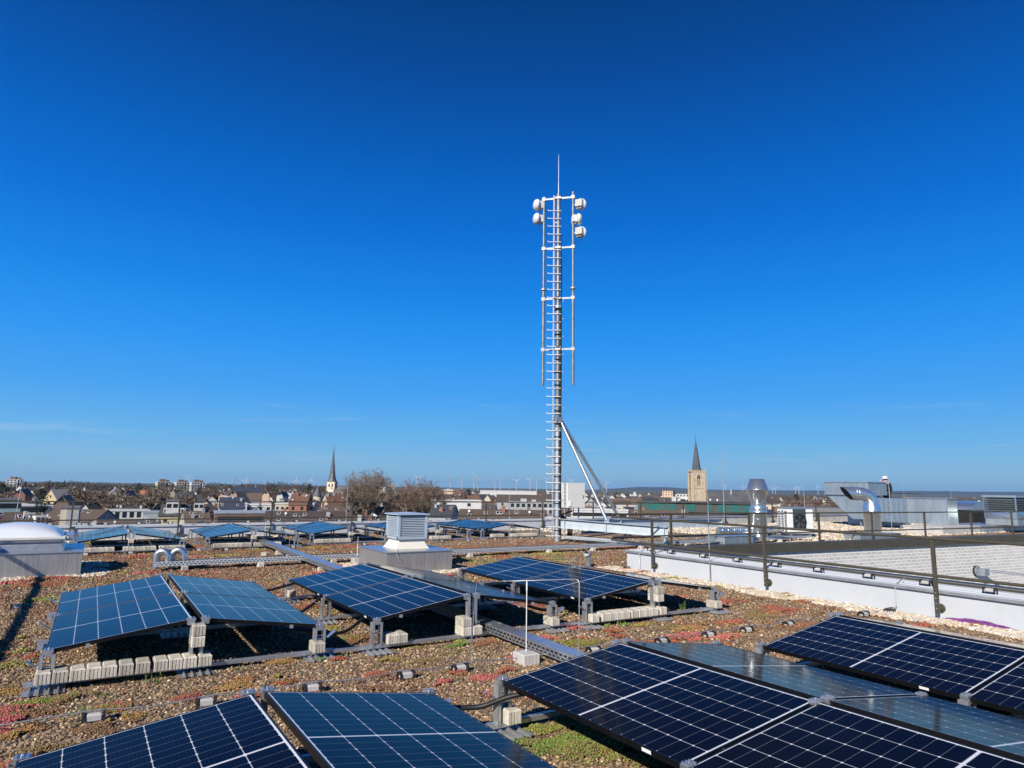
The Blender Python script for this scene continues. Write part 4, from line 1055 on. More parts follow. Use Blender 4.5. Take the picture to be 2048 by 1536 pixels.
HOUSES = []
def window_mb(x, y, z, w, h, side='-y'):
    b = MB()
    if side == '-y': b.bb((x-w/2, y-.03, z), (x+w/2, y-.005, z+h))
    elif side == '-x': b.bb((y-.03, x-w/2, z), (y-.005, x+w/2, z+h))
    elif side == '+x': b.bb((y+.005, x-w/2, z), (y+.03, x+w/2, z+h))
    return b
def gabled(name, label, pos, rz, Lx, Wy, hw, hr, wall, roof, group=None, wins=True, hip=False, chim=True, dorm=0, cat='house', wcols=None, over=.35):
    """ridge along local X; base at pos.z"""
    t = thing(name, label, cat, pos, rz, group)
    b = MB(); b.bb((-Lx/2, -Wy/2, 0), (Lx/2, Wy/2, hw))
    if not hip:
        for s in (-1, 1):
            x = s*Lx/2; b.add([(x, -Wy/2, hw), (x, Wy/2, hw), (x, 0, hw+hr*.985)], [(0,1,2)])
    obj('wall', b, MW[wall], t)
    b = MB(); o = over; th = .22; hp = min(Wy/2, Lx*.35) if hip else 0
    e = hw-hr*o/(Wy/2)
    xs = Lx/2+(o if hip else .25)
    v = [(-xs, -Wy/2-o, e), (xs, -Wy/2-o, e), (xs, Wy/2+o, e), (-xs, Wy/2+o, e), (-xs+hp, 0, hw+hr), (xs-hp, 0, hw+hr)]
    v += [(x, y, z+th) for x, y, z in v]
    f = [(6,7,11,10), (8,9,10,11), (0,1,7,6), (2,3,9,8)]
    if hip: f += [(7,8,11), (9,6,10), (0,3,2,1), (1,2,8,7), (3,0,6,9)]
    else: f += [(0,4,5,1), (2,5,4,3), (1,5,11,7), (5,2,8,11), (3,4,10,9), (4,0,6,10)]
    b.add(v, f); rf = obj('roof', b, MR[roof], t)
    if chim:
        b = MB(); x = Lx*random.choice((-.28, .22, .3)); b.bb((x-.35, -.1, hw+hr*.6), (x+.35, .5, hw+hr+.9)); obj('chimney', b, MW[random.choice(('red brick', 'brown brick', 'white'))], rf)
    if wins:
        n = max(2, int(Lx/3.2)); fl = max(1, int(hw/2.9))
        for k in range(fl):
            if hw > 4 and k == 0 and fl > 1: continue
            for i in range(min(n, 5)):
                x = -Lx/2+(i+.5)*Lx/min(n, 5); obj('window', window_mb(x, -Wy/2, k*2.9+.9, 1.15, 1.35), M['pane'], t)
        if not hip:
            for s, sd in ((-1, '-x'), (1, '+x')): obj('window', window_mb(0, s*Lx/2, hw+hr*.18, 1.1, 1.25, sd), M['pane'], t)
    for i in range(dorm):
        x = -Lx/2+(i+.5)*Lx/dorm; y0 = -Wy/2*.80; z0 = hw+hr*(1-.80)+.1
        b = MB(); b.bb((x-1.0, y0, z0-.5), (x+1.0, -Wy*.12, z0+1.7)); d = obj('dormer', b, MW['white'], t)
        for k in (-.45, .45):
            b = MB(); b.bb((x+k-.32, y0-.04, z0+.25), (x+k+.32, y0-.005, z0+1.35)); obj('window', b, M['pane'], d)
    return t
def flat(name, label, pos, rz, Lx, Wy, h, wall, roofc='flat grey', bands=None, wins=(0, 0), cat='building', group=None, edge=None, wsize=(1.4, 1.3), ribbon=False, plant=0):
    t = thing(name, label, cat, pos, rz, group)
    b = MB(); b.bb((-Lx/2, -Wy/2, 0), (Lx/2, Wy/2, h)); obj('wall', b, MW[wall], t)
    b = MB(); b.bb((-Lx/2-.2, -Wy/2-.2, h), (Lx/2+.2, Wy/2+.2, h+.45)); b.bb((-Lx/2+.3, -Wy/2+.3, h+.451), (Lx/2-.3, Wy/2-.3, h+.47)); rf = obj('roof', b, MW[edge] if edge else MR[roofc], t)
    nx, nz = wins
    for k in range(nz):
        z = h-(k+1)*3.0+.9
        if ribbon:
            b = MB(); b.bb((-Lx/2+.6, -Wy/2-.04, z), (Lx/2-.6, -Wy/2-.005, z+wsize[1])); obj('window', b, M['pane'], t)
        else:
            for i in range(nx):
                x = -Lx/2+(i+.5)*Lx/nx; b = MB(); b.bb((x-wsize[0]/2, -Wy/2-.05, z), (x+wsize[0]/2, -Wy/2-.005, z+wsize[1])); obj('window', b, M['pane'], t)
            for i in range(max(1, nx//3)):
                yy = -Wy/2+(i+.5)*Wy/max(1, nx//3); obj('window', window_mb(yy, -Lx/2, z, *wsize, '-x'), M['pane'], t)
    for i in range(plant):
        b = MB(); x = random.uniform(-.35, .35)*Lx; s = random.uniform(.8, 1.6); b.bb((x-s, -s, h+.47), (x+s, s, h+.47+s)); obj('roof_unit', b, MW['grey'], rf)
    return t
def roof_bits(t, Lx, Wy, hw, hr, n=6, seed=0):
    """roof windows, a dish and vent pipes on the slope that faces the viewpoint"""
    rg = random.Random(seed); rf = next(c for c in t.children if c.name.startswith('roof'))
    nrm = Vector((0, -hr, Wy/2)).normalized(); up = Vector((0, Wy/2, hr)).normalized()
    for i in range(n):
        x = rg.uniform(-.46, .46)*Lx; f = rg.uniform(.2, .85); p = Vector((x, -Wy/2*(1-f), hw+hr*f+.22)); k = rg.random()
        if k < .45:
            b = MB(); a = Vector((.4, 0, 0)); c = up*.6; b.extr([p-a-c, p+a-c, p+a+c, p-a+c], nrm*.1); o = obj('roof_window', b, M['winframe'], t)
            b = MB(); a *= .8; c *= .85; q = p+nrm*.105; b.add([q-a-c, q+a-c, q+a+c, q-a+c], [(0,1,2,3)]); obj('pane', b, M['pane'], o)
        elif k < .62:
            b = MB(); b.lathe([(0, 0), (.18, .03), (.29, .10)], p+Vector((0,0,.7)), 14, True, Matrix.Rotation(R(70), 3, 'X')); b.cyl(p, p+Vector((0,0,.7)), .04, n=6); obj('satellite_dish', b, M['radome'], rf)
        else:
            b = MB(); s = rg.uniform(.25, .5); b.bb((x-s, p.y-.3, p.z-.6), (x+s, p.y+.3, p.z+rg.uniform(.6, 1.4))); obj('chimney', b, MW[rg.choice(('red brick', 'brown brick', 'white', 'grey'))], rf)
    return t
def place(px, dep, ytop, wpx):
    """ground point, ground height to the top row, width in metres"""
    p = at(px, dep); return p, zat(px, ytop, dep)-GZ, m_of(wpx, dep)
def G(label, px, dep, ytop, wpx, wall, roof, rot=0, rf=.45, deep=9, **kw):
    p, h, w = place(px, dep, ytop, wpx); hr = min(h*.6, deep*rf, m_of(20 if dep < 330 else 13, dep)); 
    t = gabled('house', label, p, facing(px)+R(rot), w, deep, h-hr, hr, wall, roof, **kw)
    if dep < 300: roof_bits(t, w, deep, h-hr, hr, int(3+w/3), int(px))
    return t
def GS(label, px, dep, ytop, wpx, wall, roof, rot=90, rf=.55, long=12, **kw):
    """gable end towards the roof"""
    p, h, w = place(px, dep, ytop, wpx); hr = w*rf
    return gabled('house', label, p, facing(px)+R(rot), long, w, h-hr, hr, wall, roof, **kw)
def F(label, px, dep, ytop, wpx, wall, rot=0, deep=12, **kw):
    p, h, w = place(px, dep, ytop, wpx); return flat(kw.pop('name', 'building'), label, p, facing(px)+R(rot), w, deep, h-.45, wall, **kw)

# ---- near buildings just beyond the far parapet, from left to right
F('long cream flat-roofed hall at the far left beyond the skylight', 8, 255, 1007, 92, 'cream', 4, 14, edge='white')
F('white terrace house with dark glazing left of the slate pyramid roof', 78, 238, 1008, 68, 'white', -3, 10, wins=(6, 1), edge='white', wsize=(2.2, 1.8))
G('house with a blue-black pyramid roof right of the white terrace house', 118, 238, 1008, 36, 'blue-grey', 'dark blue', 20, .6, 9, hip=True)
G('low dark brown house at the left picture edge behind the thin rod', 20, 161, 1025, 70, 'brown brick', 'dark brown', 8, .5, 9)
G('dark hipped roof right above the skylight dome', 84, 156, 1029, 62, 'brown brick', 'dark brown', 15, .5, 9, hip=True, dorm=1)
G('big house with a long brown roof between two railing posts on the left', 172, 183, 1019, 100, 'blue-grey', 'brown tile', -28, .62, 13, chim=True)
G('low brown roof in front of the white modern house', 262, 153, 1040, 120, 'brown brick', 'dark brown', 6, .4, 9)
F('white modern house with dark windows left of the yellow dormer house', 264, 238, 1018, 74, 'white', 3, 11, wins=(6, 1), edge='white', wsize=(1.3, 1.9))
G('flat black hipped roof on top of the white modern house', 282, 255, 1012, 92, 'white', 'dark slate', 3, .16, 12, hip=True, wins=False)
F('dark blue-grey annex right of the white modern house', 320, 234, 1021, 40, 'blue-grey', -2, 9, edge='blue-grey')
G('yellow house with two white dormers and a dark roof', 361, 231, 1009, 50, 'yellow', 'dark slate', -10, .75, 11, dorm=2)
G('brown roofed house right of the yellow dormer house', 400, 217, 1022, 46, 'beige', 'brown tile', 12, .5, 9)
F('white house behind the brown roof right of the yellow dormer house', 405, 280, 1002, 18, 'white', 0, 8, wins=(2, 1))
F('long dark flat building with a pale blue roof below the white hall', 505, 190, 1021, 124, 'brown brick', 4, 12, wins=(9, 1), edge='blue-grey', ribbon=True)
F('white hall with a dark window band behind the long flat building', 472, 292, 1005, 50, 'white', 2, 14, wins=(3, 1), edge='white', ribbon=True)
F('second white hall, right of the one with the dark window band', 524, 302, 1007, 48, 'white', -1, 12, wins=(4, 1), edge='white')
GS('white gabled house left of the yellow factory', 527, 258, 1009, 27, 'white', 'grey', 92, .45, 11)
F('yellow and white factory with small dark windows below the church', 598, 285, 1005, 72, 'cream', -4, 16, wins=(8, 1), edge='white', wsize=(.9, 1.1))
F('yellow upper storey block on the factory roof', 590, 306, 1000, 34, 'yellow', -4, 8)
F('narrow yellow chimney block at the left end of the factory', 570, 299, 997, 8, 'yellow', -4, 4)
G('big brown roof in front of the yellow factory', 620, 166, 1023, 150, 'brown brick', 'dark brown', -3, .5, 12)
G('brown hipped roof with a dish, right of the factory', 672, 217, 1010, 70, 'beige', 'brown tile', 10, .7, 13, hip=True)
G('long low brown roof below the big bare trees', 770, 159, 1032, 150, 'brown brick', 'dark brown', 2, .4, 9)
G('dark steep roof right of the vent cowl in front of the white hall', 893, 200, 1010, 44, 'grey', 'dark slate', -12, .75, 12)
F('white windowless hall with an aerial, left of the mast', 915, 299, 999, 96, 'white', 3, 18, edge='white', wins=(2, 1))
G('brown ridge roof with a white dish left of the mast', 1010, 163, 1020, 170, 'brown brick', 'brown tile', -2, .42, 10)
F('terrace of white dormer houses left of the mast', 1065, 340, 1003, 86, 'grey', 4, 12, wins=(8, 2), edge='white', wsize=(1.6, 1.7), plant=2)
G('long dark roof above the terrace of white dormer houses', 1052, 399, 990, 110, 'grey', 'dark brown', 3, .6, 14)
F('long low white hall on the plain left of the mast', 1020, 640, 981, 110, 'white', 0, 30, edge='white')
F('white flat roofed block between the mast braces', 1200, 255, 1017, 110, 'white', 3, 12, edge='white', wins=(5, 1), ribbon=True)
F('cream flat house right of the mast braces', 1258, 323, 1010, 40, 'cream', -4, 12, wins=(4, 1), edge='white')
G('long brown roof with a red chimney in front of the glass office', 1320, 200, 1021, 110, 'brown brick', 'brown tile', 3, .35, 8)
F('pale blue-grey flat building directly left below the glass office', 1322, 255, 1013, 100, 'blue-grey', 2, 9, edge='blue-grey', plant=3)
def glass_office():
    p, h, w = place(1398, 240, 1003, 226); t = thing('office_building', 'dark flat-roofed office with a band of turquoise glass in front of the stone church', 'office building', p, facing(1398)+R(-5))
    b = MB(); b.bb((-w/2, -7, 0), (w/2, 7, h-.5)); obj('wall', b, mat('dark_office_cladding', (.05, .048, .045), .6, 0, .2), t)
    b = MB(); b.bb((-w/2-.6, -7.6, h-.5), (w/2+.6, 7.6, h)); b.bb((-w/2-.6, -7.8, h-3.5), (w/2+.6, -7.0, h-3.2)); rf = obj('roof', b, mat('dark_office_roof', (.06, .058, .055), .7, 0, .2), t)
    gl = mat('turquoise_glass', (.02, .13, .12), .12, 0, .3, 2, tint=(.03, .15, .14)); n = 52
    for i in range(n):
        if 17 <= i <= 20 or 26 <= i <= 30 or 33 <= i <= 34: continue
        x = -w/2+.3+i*(w-.6)/n; b = MB(); b.bb((x+.05, -7.12, h-3.1), (x+(w-.6)/n*.72, -7.02, h-.6)); obj('glass_panel', b, gl, t)
    for x in (-w*.15, w*.06, w*.12):
        b = MB(); b.lathe([(.0, 0), (.18, .03), (.32, .10)], (x+1.5, 5, h+.7), 14, True, Matrix.Rotation(R(75), 3, 'X')); b.cyl((x+1.5, 5.1, h), (x+1.5, 5.1, h+.7), .04); obj('satellite_dish', b, M['radome'], rf)
    b = MB(); b.bb((-w*.22, -2, h+.01), (-w*.18, 1, h+1.6)); obj('roof_unit', b, MW['white'], rf)
glass_office()
def near_flat():
    p = at(1655, 62); t = thing('building', 'low grey building with small white windows just behind the heat pump', 'building', (p.x, p.y, GZ), facing(1655)+R(-3))
    h = zat(1655, 1014, 62)-GZ; b = MB(); b.bb((-3.4, -3, 0), (3.4, 3, h-.6)); obj('wall', b, MW['grey'], t)
    b = MB(); b.bb((-3.6, -3.2, h-.6), (3.6, 3.2, h)); obj('roof', b, MR['flat grey'], t)
    for x in (-2.2, -1.0, .6, 1.2, 2.1, 2.6):
        b = MB(); b.bb((x-.25, -3.04, h-1.25), (x+.25, -3.005, h-.75)); obj('window', b, MW['white'], t)
near_flat()
G('red tiled roof left of the heat pump', 1572, 204, 1014, 46, 'red brick', 'red tile', 25, .6, 9)
G('dark slate roof right of the exhaust stack', 1545, 178, 1020, 40, 'grey', 'dark blue', -15, .5, 9)
F('cream house wall glimpsed right of the exhaust stack', 1548, 357, 1007, 26, 'cream', 0, 10)
G('dark roof far right between the duct and the louvred unit', 1935, 255, 998, 60, 'red brick', 'dark slate', 15, .6, 10)

# ---- middle distance landmarks
GS('red brick gable under the left tower block', 53, 300, 978, 20, 'red brick', 'dark slate', 78, .55, 13)
F('teal house with narrow windows at the left behind the railing', 30, 185, 996, 34, 'teal', 0, 9, wins=(4, 1))
G('yellow gabled house right of the round evergreen', 125, 325, 979, 32, 'yellow', 'beige' if 0 else 'grey', 30, .7, 11)
GS('brown brick house with a wooden gable below the white roofs', 139, 205, 991, 24, 'brown brick', 'dark brown', 80, .6, 11)
F('small cream block beside a railing post', 140, 155, 1011, 14, 'cream', 0, 7)
F('grey block right of the small cream block', 158, 152, 1011, 20, 'grey', -3, 7)
GS('steep white gable left of the twin white gables', 236, 450, 976, 18, 'white', 'grey', 95, .6, 13)
GS('white gable with a slim chimney', 262, 340, 982, 20, 'white', 'dark slate', 70, .7, 12)
G('bright orange tiled roof left of the white tower blocks', 299, 400, 981, 23, 'white', 'orange tile', 0, .7, 10)
GS('beige gable below the first white tower block', 346, 430, 977, 13, 'beige', 'brown tile', 95, .6, 11)
F('white flat house among the bare trees', 352, 230, 999, 22, 'white', 0, 8, wins=(2, 1))
GS('peach gable, left one of the pair right of the tower blocks', 452, 390, 982, 16, 'peach', 'brown tile', 88, .55, 12)
GS('taller peach gable, right one of the pair right of the tower blocks', 466, 375, 980, 15, 'peach', 'dark brown', 100, .6, 14)
G('long dark roofed school building on the ridge left of the church', 498, 520, 974, 52, 'brown brick', 'dark blue', 2, .8, 13)
G('pair of dark slate roofs with white verges', 470, 262, 995, 44, 'white', 'dark blue', 2, .7, 11)
GS('orange-brown gable left of the white gables', 537, 400, 981, 13, 'peach', 'dark brown', 88, .6, 11)
GS('white gable left of the round turret', 585, 430, 980, 14, 'white', 'grey', 92, .5, 12)
GS('narrow white gable in the dense roofs left of the turret', 570, 350, 984, 12, 'white', 'dark slate', 75, .6, 11)
G('red-brown roof left of the turret', 607, 280, 988, 34, 'red brick', 'red tile', -12, .8, 11)
G('red-brown roof in front of the white church tower', 676, 270, 988, 42, 'beige', 'red tile', 14, .8, 12)
G('small dark blue roof at the foot of the white church tower', 663, 330, 985, 18, 'white', 'dark blue', -8, .6, 10)
GS('golden baroque gable between the big bare trees', 728, 500, 968, 20, 'yellow', 'brown tile', 90, .75, 22)
F('white apartment block right of the big bare trees', 787, 900, 968, 11, 'white', 10, 14, wins=(3, 4), edge='white')
F('white apartment block half hidden behind the big bare trees', 768, 880, 970, 14, 'white', 0, 14, wins=(3, 4), edge='white')
F('pinkish flat building on the plain right of the bare trees', 902, 700, 979, 26, 'peach', 0, 16, wins=(6, 1), edge='white', plant=1)
F('dark flat building on the plain right of the pinkish one', 916, 690, 979, 12, 'brown brick', 0, 12)
F('pink and orange apartment block on the plain left of the stone church', 1340, 800, 981, 21, 'peach', -12, 12, wins=(4, 4), edge='red brick')
F('tiny white silo on the plain left of the pink apartment block', 1272, 900, 983, 4, 'white', 0, 4)
F('small white flat house between pink block and stone church', 1368, 620, 987, 24, 'white', 0, 10, wins=(4, 1))
def tower_block(label, px, dep, yt, wpx, wall, rot, fl=9, cols=5):
    p, h, w = place(px, dep, yt, wpx); t = thing('tower_block', label, 'tower block', p, facing(px)+R(rot), 'high-rise blocks on the left horizon')
    d = w*.8; b = MB(); b.bb((-w/2, -d/2, 0), (w/2, d/2, h-1.5)); obj('wall', b, MW[wall], t)
    b = MB(); b.bb((-w/2-.3, -d/2-.3, h-1.5), (w/2+.3, d/2+.3, h-.9)); rf = obj('roof', b, MW['white'], t)
    b = MB(); b.bb((-w*.28, -d*.25, h-.9), (w*.1, d*.25, h+2.2)); b.bb((w*.2, -d*.2, h-.9), (w*.4, d*.1, h+1.4)); obj('plant_room', b, MW['brown brick'], rf)
    b = MB()
    for k in range(4): x = w*random.uniform(-.4, .4); b.cyl((x, 0, h), (x, 0, h+random.uniform(2, 5)), .15, n=5)
    obj('aerial', b, M['galv'], rf)
    for f in range(fl):
        z = h-1.5-(f+1)*2.9
        if z < 0: break
        for i in range(cols):
            if i == cols//2+1:
                b = MB(); b.bb((-w/2+w/cols*(i+.25), -d/2-.12, z), (-w/2+w/cols*(i+.75), -d/2-.02, z+2.9)); obj('stair_window', b, M['pane'], t); continue
            x0 = -w/2+w/cols*(i+.22); x1 = -w/2+w/cols*(i+.78); b = MB(); b.bb((x0, -d/2-.10, z+1.25), (x1, -d/2-.02, z+2.45)); wn = obj('window', b, M['pane'], t)
            b = MB(); b.bb((x0-.4, -d/2-.35, z+.1), (x1+.4, -d/2-.11, z+1.05)); obj('balcony', b, MW[wall], wn)
    return t
tower_block('white high-rise with balconies at the far left horizon', 33, 880, 957, 24, 'white', -14, 8, 4)
tower_block('cream high-rise, left one of the three on the left horizon', 330, 800, 962, 25, 'cream', 12, 7, 5)
tower_block('cream high-rise, middle one of the three on the left horizon', 367, 830, 963, 24, 'cream', 12, 7, 5)
tower_block('white high-rise, right one of the three on the left horizon', 398, 810, 963, 25, 'white', 12, 7, 5)

# ---- churches
SLATE = mat('church_slate', (.085, .085, .095), .55, 0, .25, .35, randv=0)
def spire_mb(b, w, z0, z1, skirt=.0):
    """square foot broached to an octagonal needle"""
    n = 8; oc = [(math.cos(math.pi/8+k*math.pi/4), math.sin(math.pi/8+k*math.pi/4)) for k in range(8)]
    rings = []
    sq = []
    for c, s in oc:
        q = max(abs(c), abs(s)); sq.append((c/q*w/2*1.04, s/q*w/2*1.04))
    rings.append([(x, y, z0) for x, y in sq])
    h = z1-z0
    for f, r in ((.10, .37), (.22, .29), (.55, .15), (1.0, .012)): rings.append([(c*w*r*1.08, s*w*r*1.08, z0+h*f) for c, s in oc])
    vs = [v for r in rings for v in r]
    b.add(vs, [(k*8+i, k*8+(i+1) % 8, (k+1)*8+(i+1) % 8, (k+1)*8+i) for k in range(len(rings)-1) for i in range(8)]+[tuple(reversed(range(8)))])
def church_left():
    px, dep = 667, 560; p = at(px, dep); t = thing('church', 'white church tower with a tall slate needle spire, left of the big bare trees', 'church', p, facing(px)+R(38))
    z = lambda y: zat(px, y, dep)-GZ
    w = 6.6; zt = z(963.5); wm = mat('church_white_render', (.70, .64, .52), .85, 0, .12, .4); q = mat('church_stone_trim', (.40, .27, .20), .85, 0, .2, .6)
    b = MB(); b.bb((-w/2, -w/2, 0), (w/2, w/2, zt)); tw = obj('tower', b, wm, t)
    b = MB()
    for sx in (-1, 1):
        for sy in (-1, 1): b.box((sx*w/2, sy*w/2, zt/2), (.45, .45, zt-.02))
    for zz in (zt-.35, zt-5.8): b.box((0, 0, zz), (w+.2, w+.2, .25))
    obj('corner_stone', b, q, tw)
    for s in range(4):
        m = Matrix.Rotation(s*math.pi/2, 3, 'Z')
        for x in (-1.35, 1.35):
            b = MB(); P = [(x-.55, -w/2-.03, zt-4.2), (x+.55, -w/2-.03, zt-4.2), (x+.55, -w/2-.03, zt-2.2)]+[(x+.55*math.cos(k*math.pi/8), -w/2-.03, zt-2.2+.55*math.sin(k*math.pi/8)) for k in range(1, 8)]+[(x-.55, -w/2-.03, zt-2.2)]
            b.add([m @ Vector(v) for v in P], [tuple(range(len(P)))]); obj('belfry_window', b, M['dark_gap'], tw)
    b = MB(); spire_mb(b, w+.5, zt, z(893)); sp = obj('spire', b, SLATE, t)
    b = MB(); zs = z(893); b.cyl((0,0,zs-.5), (0,0,z(887)), .12, n=6); b.lathe([(0,-.3),(.3,0),(0,.3)], (0,0,zs+.3), 10); b.box((0,0,z(889)), (1.0,.1,.12)); obj('cross', b, SLATE, sp)
    b = MB(); b.extr([(w/2, -4.2, 0), (w/2, 4.2, 0), (w/2, 4.2, z(983)), (w/2, 0, z(974)-.2), (w/2, -4.2, z(983))], (27, 0, 0)); obj('nave', b, wm, t)
    b = MB()
    for s in (-1, 1): b.extr([(w/2-.1, s*4.9, z(983)-1.0), (w/2-.1, 0, z(974)), (w/2-.1, 0, z(974)+.35), (w/2-.1, s*4.9, z(983)-.65)], (27.6, 0, 0))
    obj('nave_roof', b, mat('nave_grey_slate', (.16, .165, .17), .5, 0, .2, .5), t)
    t.rotation_euler = (0, 0, facing(px)+R(-18))
church_left()
def church_right():
    px, dep = 1397, 432; p = at(px, dep); t = thing('church', 'sandstone church with a square crenellated tower and slim slate spire', 'church', p, facing(px)+R(-32))
    z = lambda y: zat(px, y, dep)-GZ
    w = 8.4; zt = z(943); sm = mat('church_sandstone', (.41, .335, .245), .9, 0, .3, .5, .1, 3); sd = mat('church_sandstone_trim', (.47, .38, .26), .9, 0, .2, .8)
    b = MB(); b.bb((-w/2, -w/2, 0), (w/2, w/2, zt)); tw = obj('tower', b, sm, t)
    b = MB()
    for sx in (-1, 1):
        for sy in (-1, 1):
            b.box((sx*w/2, sy*(w/2-.6), zt*.48), (1.3, .9, zt*.96)); b.box((sx*(w/2-.6), sy*w/2, zt*.47), (.9, 1.3, zt*.94))
            b.cyl((sx*w/2, sy*w/2, zt), (sx*w/2, sy*w/2, zt+1.9), .3, .05, n=6)
    for zz in (zt-.3, zt-10.6, zt-20): b.box((0, 0, zz), (w+.5, w+.5, .4))
    for s in range(4):
        m = Matrix.Rotation(s*math.pi/2, 3, 'Z')
        for k in range(8): b.box(m @ Vector((-w/2+.5+k*w/8, -w/2, zt+.35)), (.55, .3, .7), s*math.pi/2)
    obj('buttress', b, sd, tw)
    for s in range(4):
        m = Matrix.Rotation(s*math.pi/2, 3, 'Z')
        for nm, x, hw_, z0, z1 in (('belfry_window', 0, 1.0, zt-9.0, zt-3.8), ('blind_arch', 0, .7, zt-17.5, zt-12.5)):
            b = MB(); P = [(x-hw_, -w/2-.03, z0), (x+hw_, -w/2-.03, z0), (x+hw_, -w/2-.03, z1), (x+hw_*.6, -w/2-.03, z1+hw_*1.0), (x, -w/2-.03, z1+hw_*1.5), (x-hw_*.6, -w/2-.03, z1+hw_*1.0), (x-hw_, -w/2-.03, z1)]
            b.add([m @ Vector(v) for v in P], [tuple(range(len(P)))]); wn = obj(nm, b, M['dark_gap'] if nm == 'belfry_window' else sd, tw)
            if nm == 'belfry_window':
                b = MB()
                for k in range(7): b.box(m @ Vector((0, -w/2-.08, z0+.3+k*.6)), (1.9, .08, .28), s*math.pi/2)
                b.box(m @ Vector((0, -w/2-.10, (z0+z1)/2)), (.18, .1, z1-z0+1), s*math.pi/2); obj('louvre', b, sd, wn)
    b = MB(); oc = [(math.cos(math.pi/8+k*math.pi/4), math.sin(math.pi/8+k*math.pi/4)) for k in range(8)]
    zs = z(878); vs = [(c*3.0, s*3.0, zt) for c, s in oc]+[(c*2.75, s*2.75, zt+1.2) for c, s in oc]+[(c*.06, s*.06, zs) for c, s in oc]
    b.add(vs, [(k*8+i, k*8+(i+1) % 8, (k+1)*8+(i+1) % 8, (k+1)*8+i) for k in range(2) for i in range(8)]); sp = obj('spire', b, SLATE, t)
    b = MB(); b.cyl((0,0,zs-.4), (0,0,z(870.5)), .07, n=6); b.lathe([(0,-.35),(.35,0),(0,.35)], (0,0,z(876)), 10); b.box((0,0,z(873.5)), (.9,.07,.09)); b.box((.1,0,z(871.3)), (.6,.06,.3)); obj('weather_vane', b, SLATE, sp)
    b = MB(); L_ = 34; b.extr([(w/2, -5.4, 0), (w/2, 5.4, 0), (w/2, 5.4, z(1001)), (w/2, 0, z(982)), (w/2, -5.4, z(1001))], (L_, 0, 0)); obj('nave', b, sm, t)
    b = MB(); zr, ze = z(981), z(1003)
    for s in (-1, 1): b.add([(w/2, 0, zr), (w/2+L_-7, 0, zr), (w/2+L_+.6, s*6.0, ze), (w/2, s*6.0, ze)], [(0,1,2,3)])
    b.add([(w/2+L_-7, 0, zr), (w/2+L_+.6, 6.0, ze), (w/2+L_+.6, -6.0, ze)], [(0,1,2)]); rf = obj('nave_roof', b, SLATE, t)
    b = MB(); b.box((w/2+17, -1.6, zr-.8), (.5, .5, 3.2)); obj('chimney', b, MW['white'], rf)
    t.rotation_euler = (0, 0, facing(px)+R(16))
church_right()
def turret():
    p, h, w = place(639, 420, 971, 15); t = thing('turret', 'round brick turret with a dark conical roof left of the white church tower', 'tower', p)
    b = MB(); b.lathe([(w/2, 0), (w/2, h-6.2), (0, h-6.2)], n=20); obj('wall', b, MW['beige'], t)
    b = MB(); b.lathe([(w/2+.5, h-6.4), (w/2*.5, h-2.8), (0, h)], n=14, smooth=False); obj('roof', b, SLATE, t)
turret()

# ---- houses filling the town, each a thing with walls, roof and windows
REG = [(-30, 318, 'left of the high-rises'), (318, 412, 'below the high-rises'), (412, 655, 'between high-rises and church'),
       (655, 880, 'around the big trees'), (880, 1100, 'between trees and mast'), (1100, 1382, 'between mast and stone church'),
       (1382, 1600, 'around the stone church'), (1600, 2070, 'behind the ducts')]
BANDS = [(245, 335, 'nearest'), (335, 460, 'middle'), (460, 620, None), (620, 780, None), (780, 1050, None), (1050, 1700, None)]
fill = []; far = []
taken = [(8,92,255),(78,68,238),(264,84,238),(320,44,238),(361,60,231),(505,130,190),(472,60,292),(524,54,300),(598,80,286),(915,100,300),(1398,230,240),(1065,90,340),(728,22,500),(667,40,560),(639,16,420),(1397,150,432)]
for d0, d1, bn in BANDS:
    step = {'nearest': 19, 'middle': 17, None: 9}[bn]
    for (a, b_, rg) in REG:
        row = []; x = a+random.uniform(2, 8)
        while x < b_:
            if not (a >= 1600 and random.random() < .5) and not (a > 1090 and bn == 'nearest' and random.random() < .5): row.append((x, random.uniform(d0, d1)))
            x += step*random.uniform(.7, 1.7)*(1.5 if a >= 1382 else 1)
        row = [r for r in row if not any(abs(r[0]-t_[0]) < t_[1]*.55 and r[1] < t_[2]+40 for t_ in taken)]
        for i, (x, d) in enumerate(row):
            if bn: fill.append((x, d, i, bn, rg))
            else: far.append((x, d))
protos = {}
def proto(kind, wall, roof):
    k = (kind, wall, roof)
    if k not in protos:
        args = {'a': (11, 8.5, 4.6, 4.2), 'b': (8.5, 9.5, 5.6, 5.0), 'c': (15, 9.5, 6.2, 4.6), 'f': (13, 9, 6.2, 0), 'n': (7.5, 9.5, 8.4, 4.6), 'm': (11, 9, 7.6, 4.4)}[kind]
        if kind == 'f': o = flat('house', 'x', (0,0,GZ), 0, args[0], args[1], args[2], wall, 'flat grey', wins=(4, 1), edge='white', cat='house')
        else: o = gabled('house', 'x', (0,0,GZ), 0, *args, wall, roof, dorm=1 if kind == 'c' else 0)
        protos[k] = [o, False]
    return protos[k]
def rise(d): return random.uniform(0, 1.5) if d < 450 else random.uniform(1.0, 4.0) if d < 1000 else random.uniform(3, 7)   # the town rises gently away from the roof
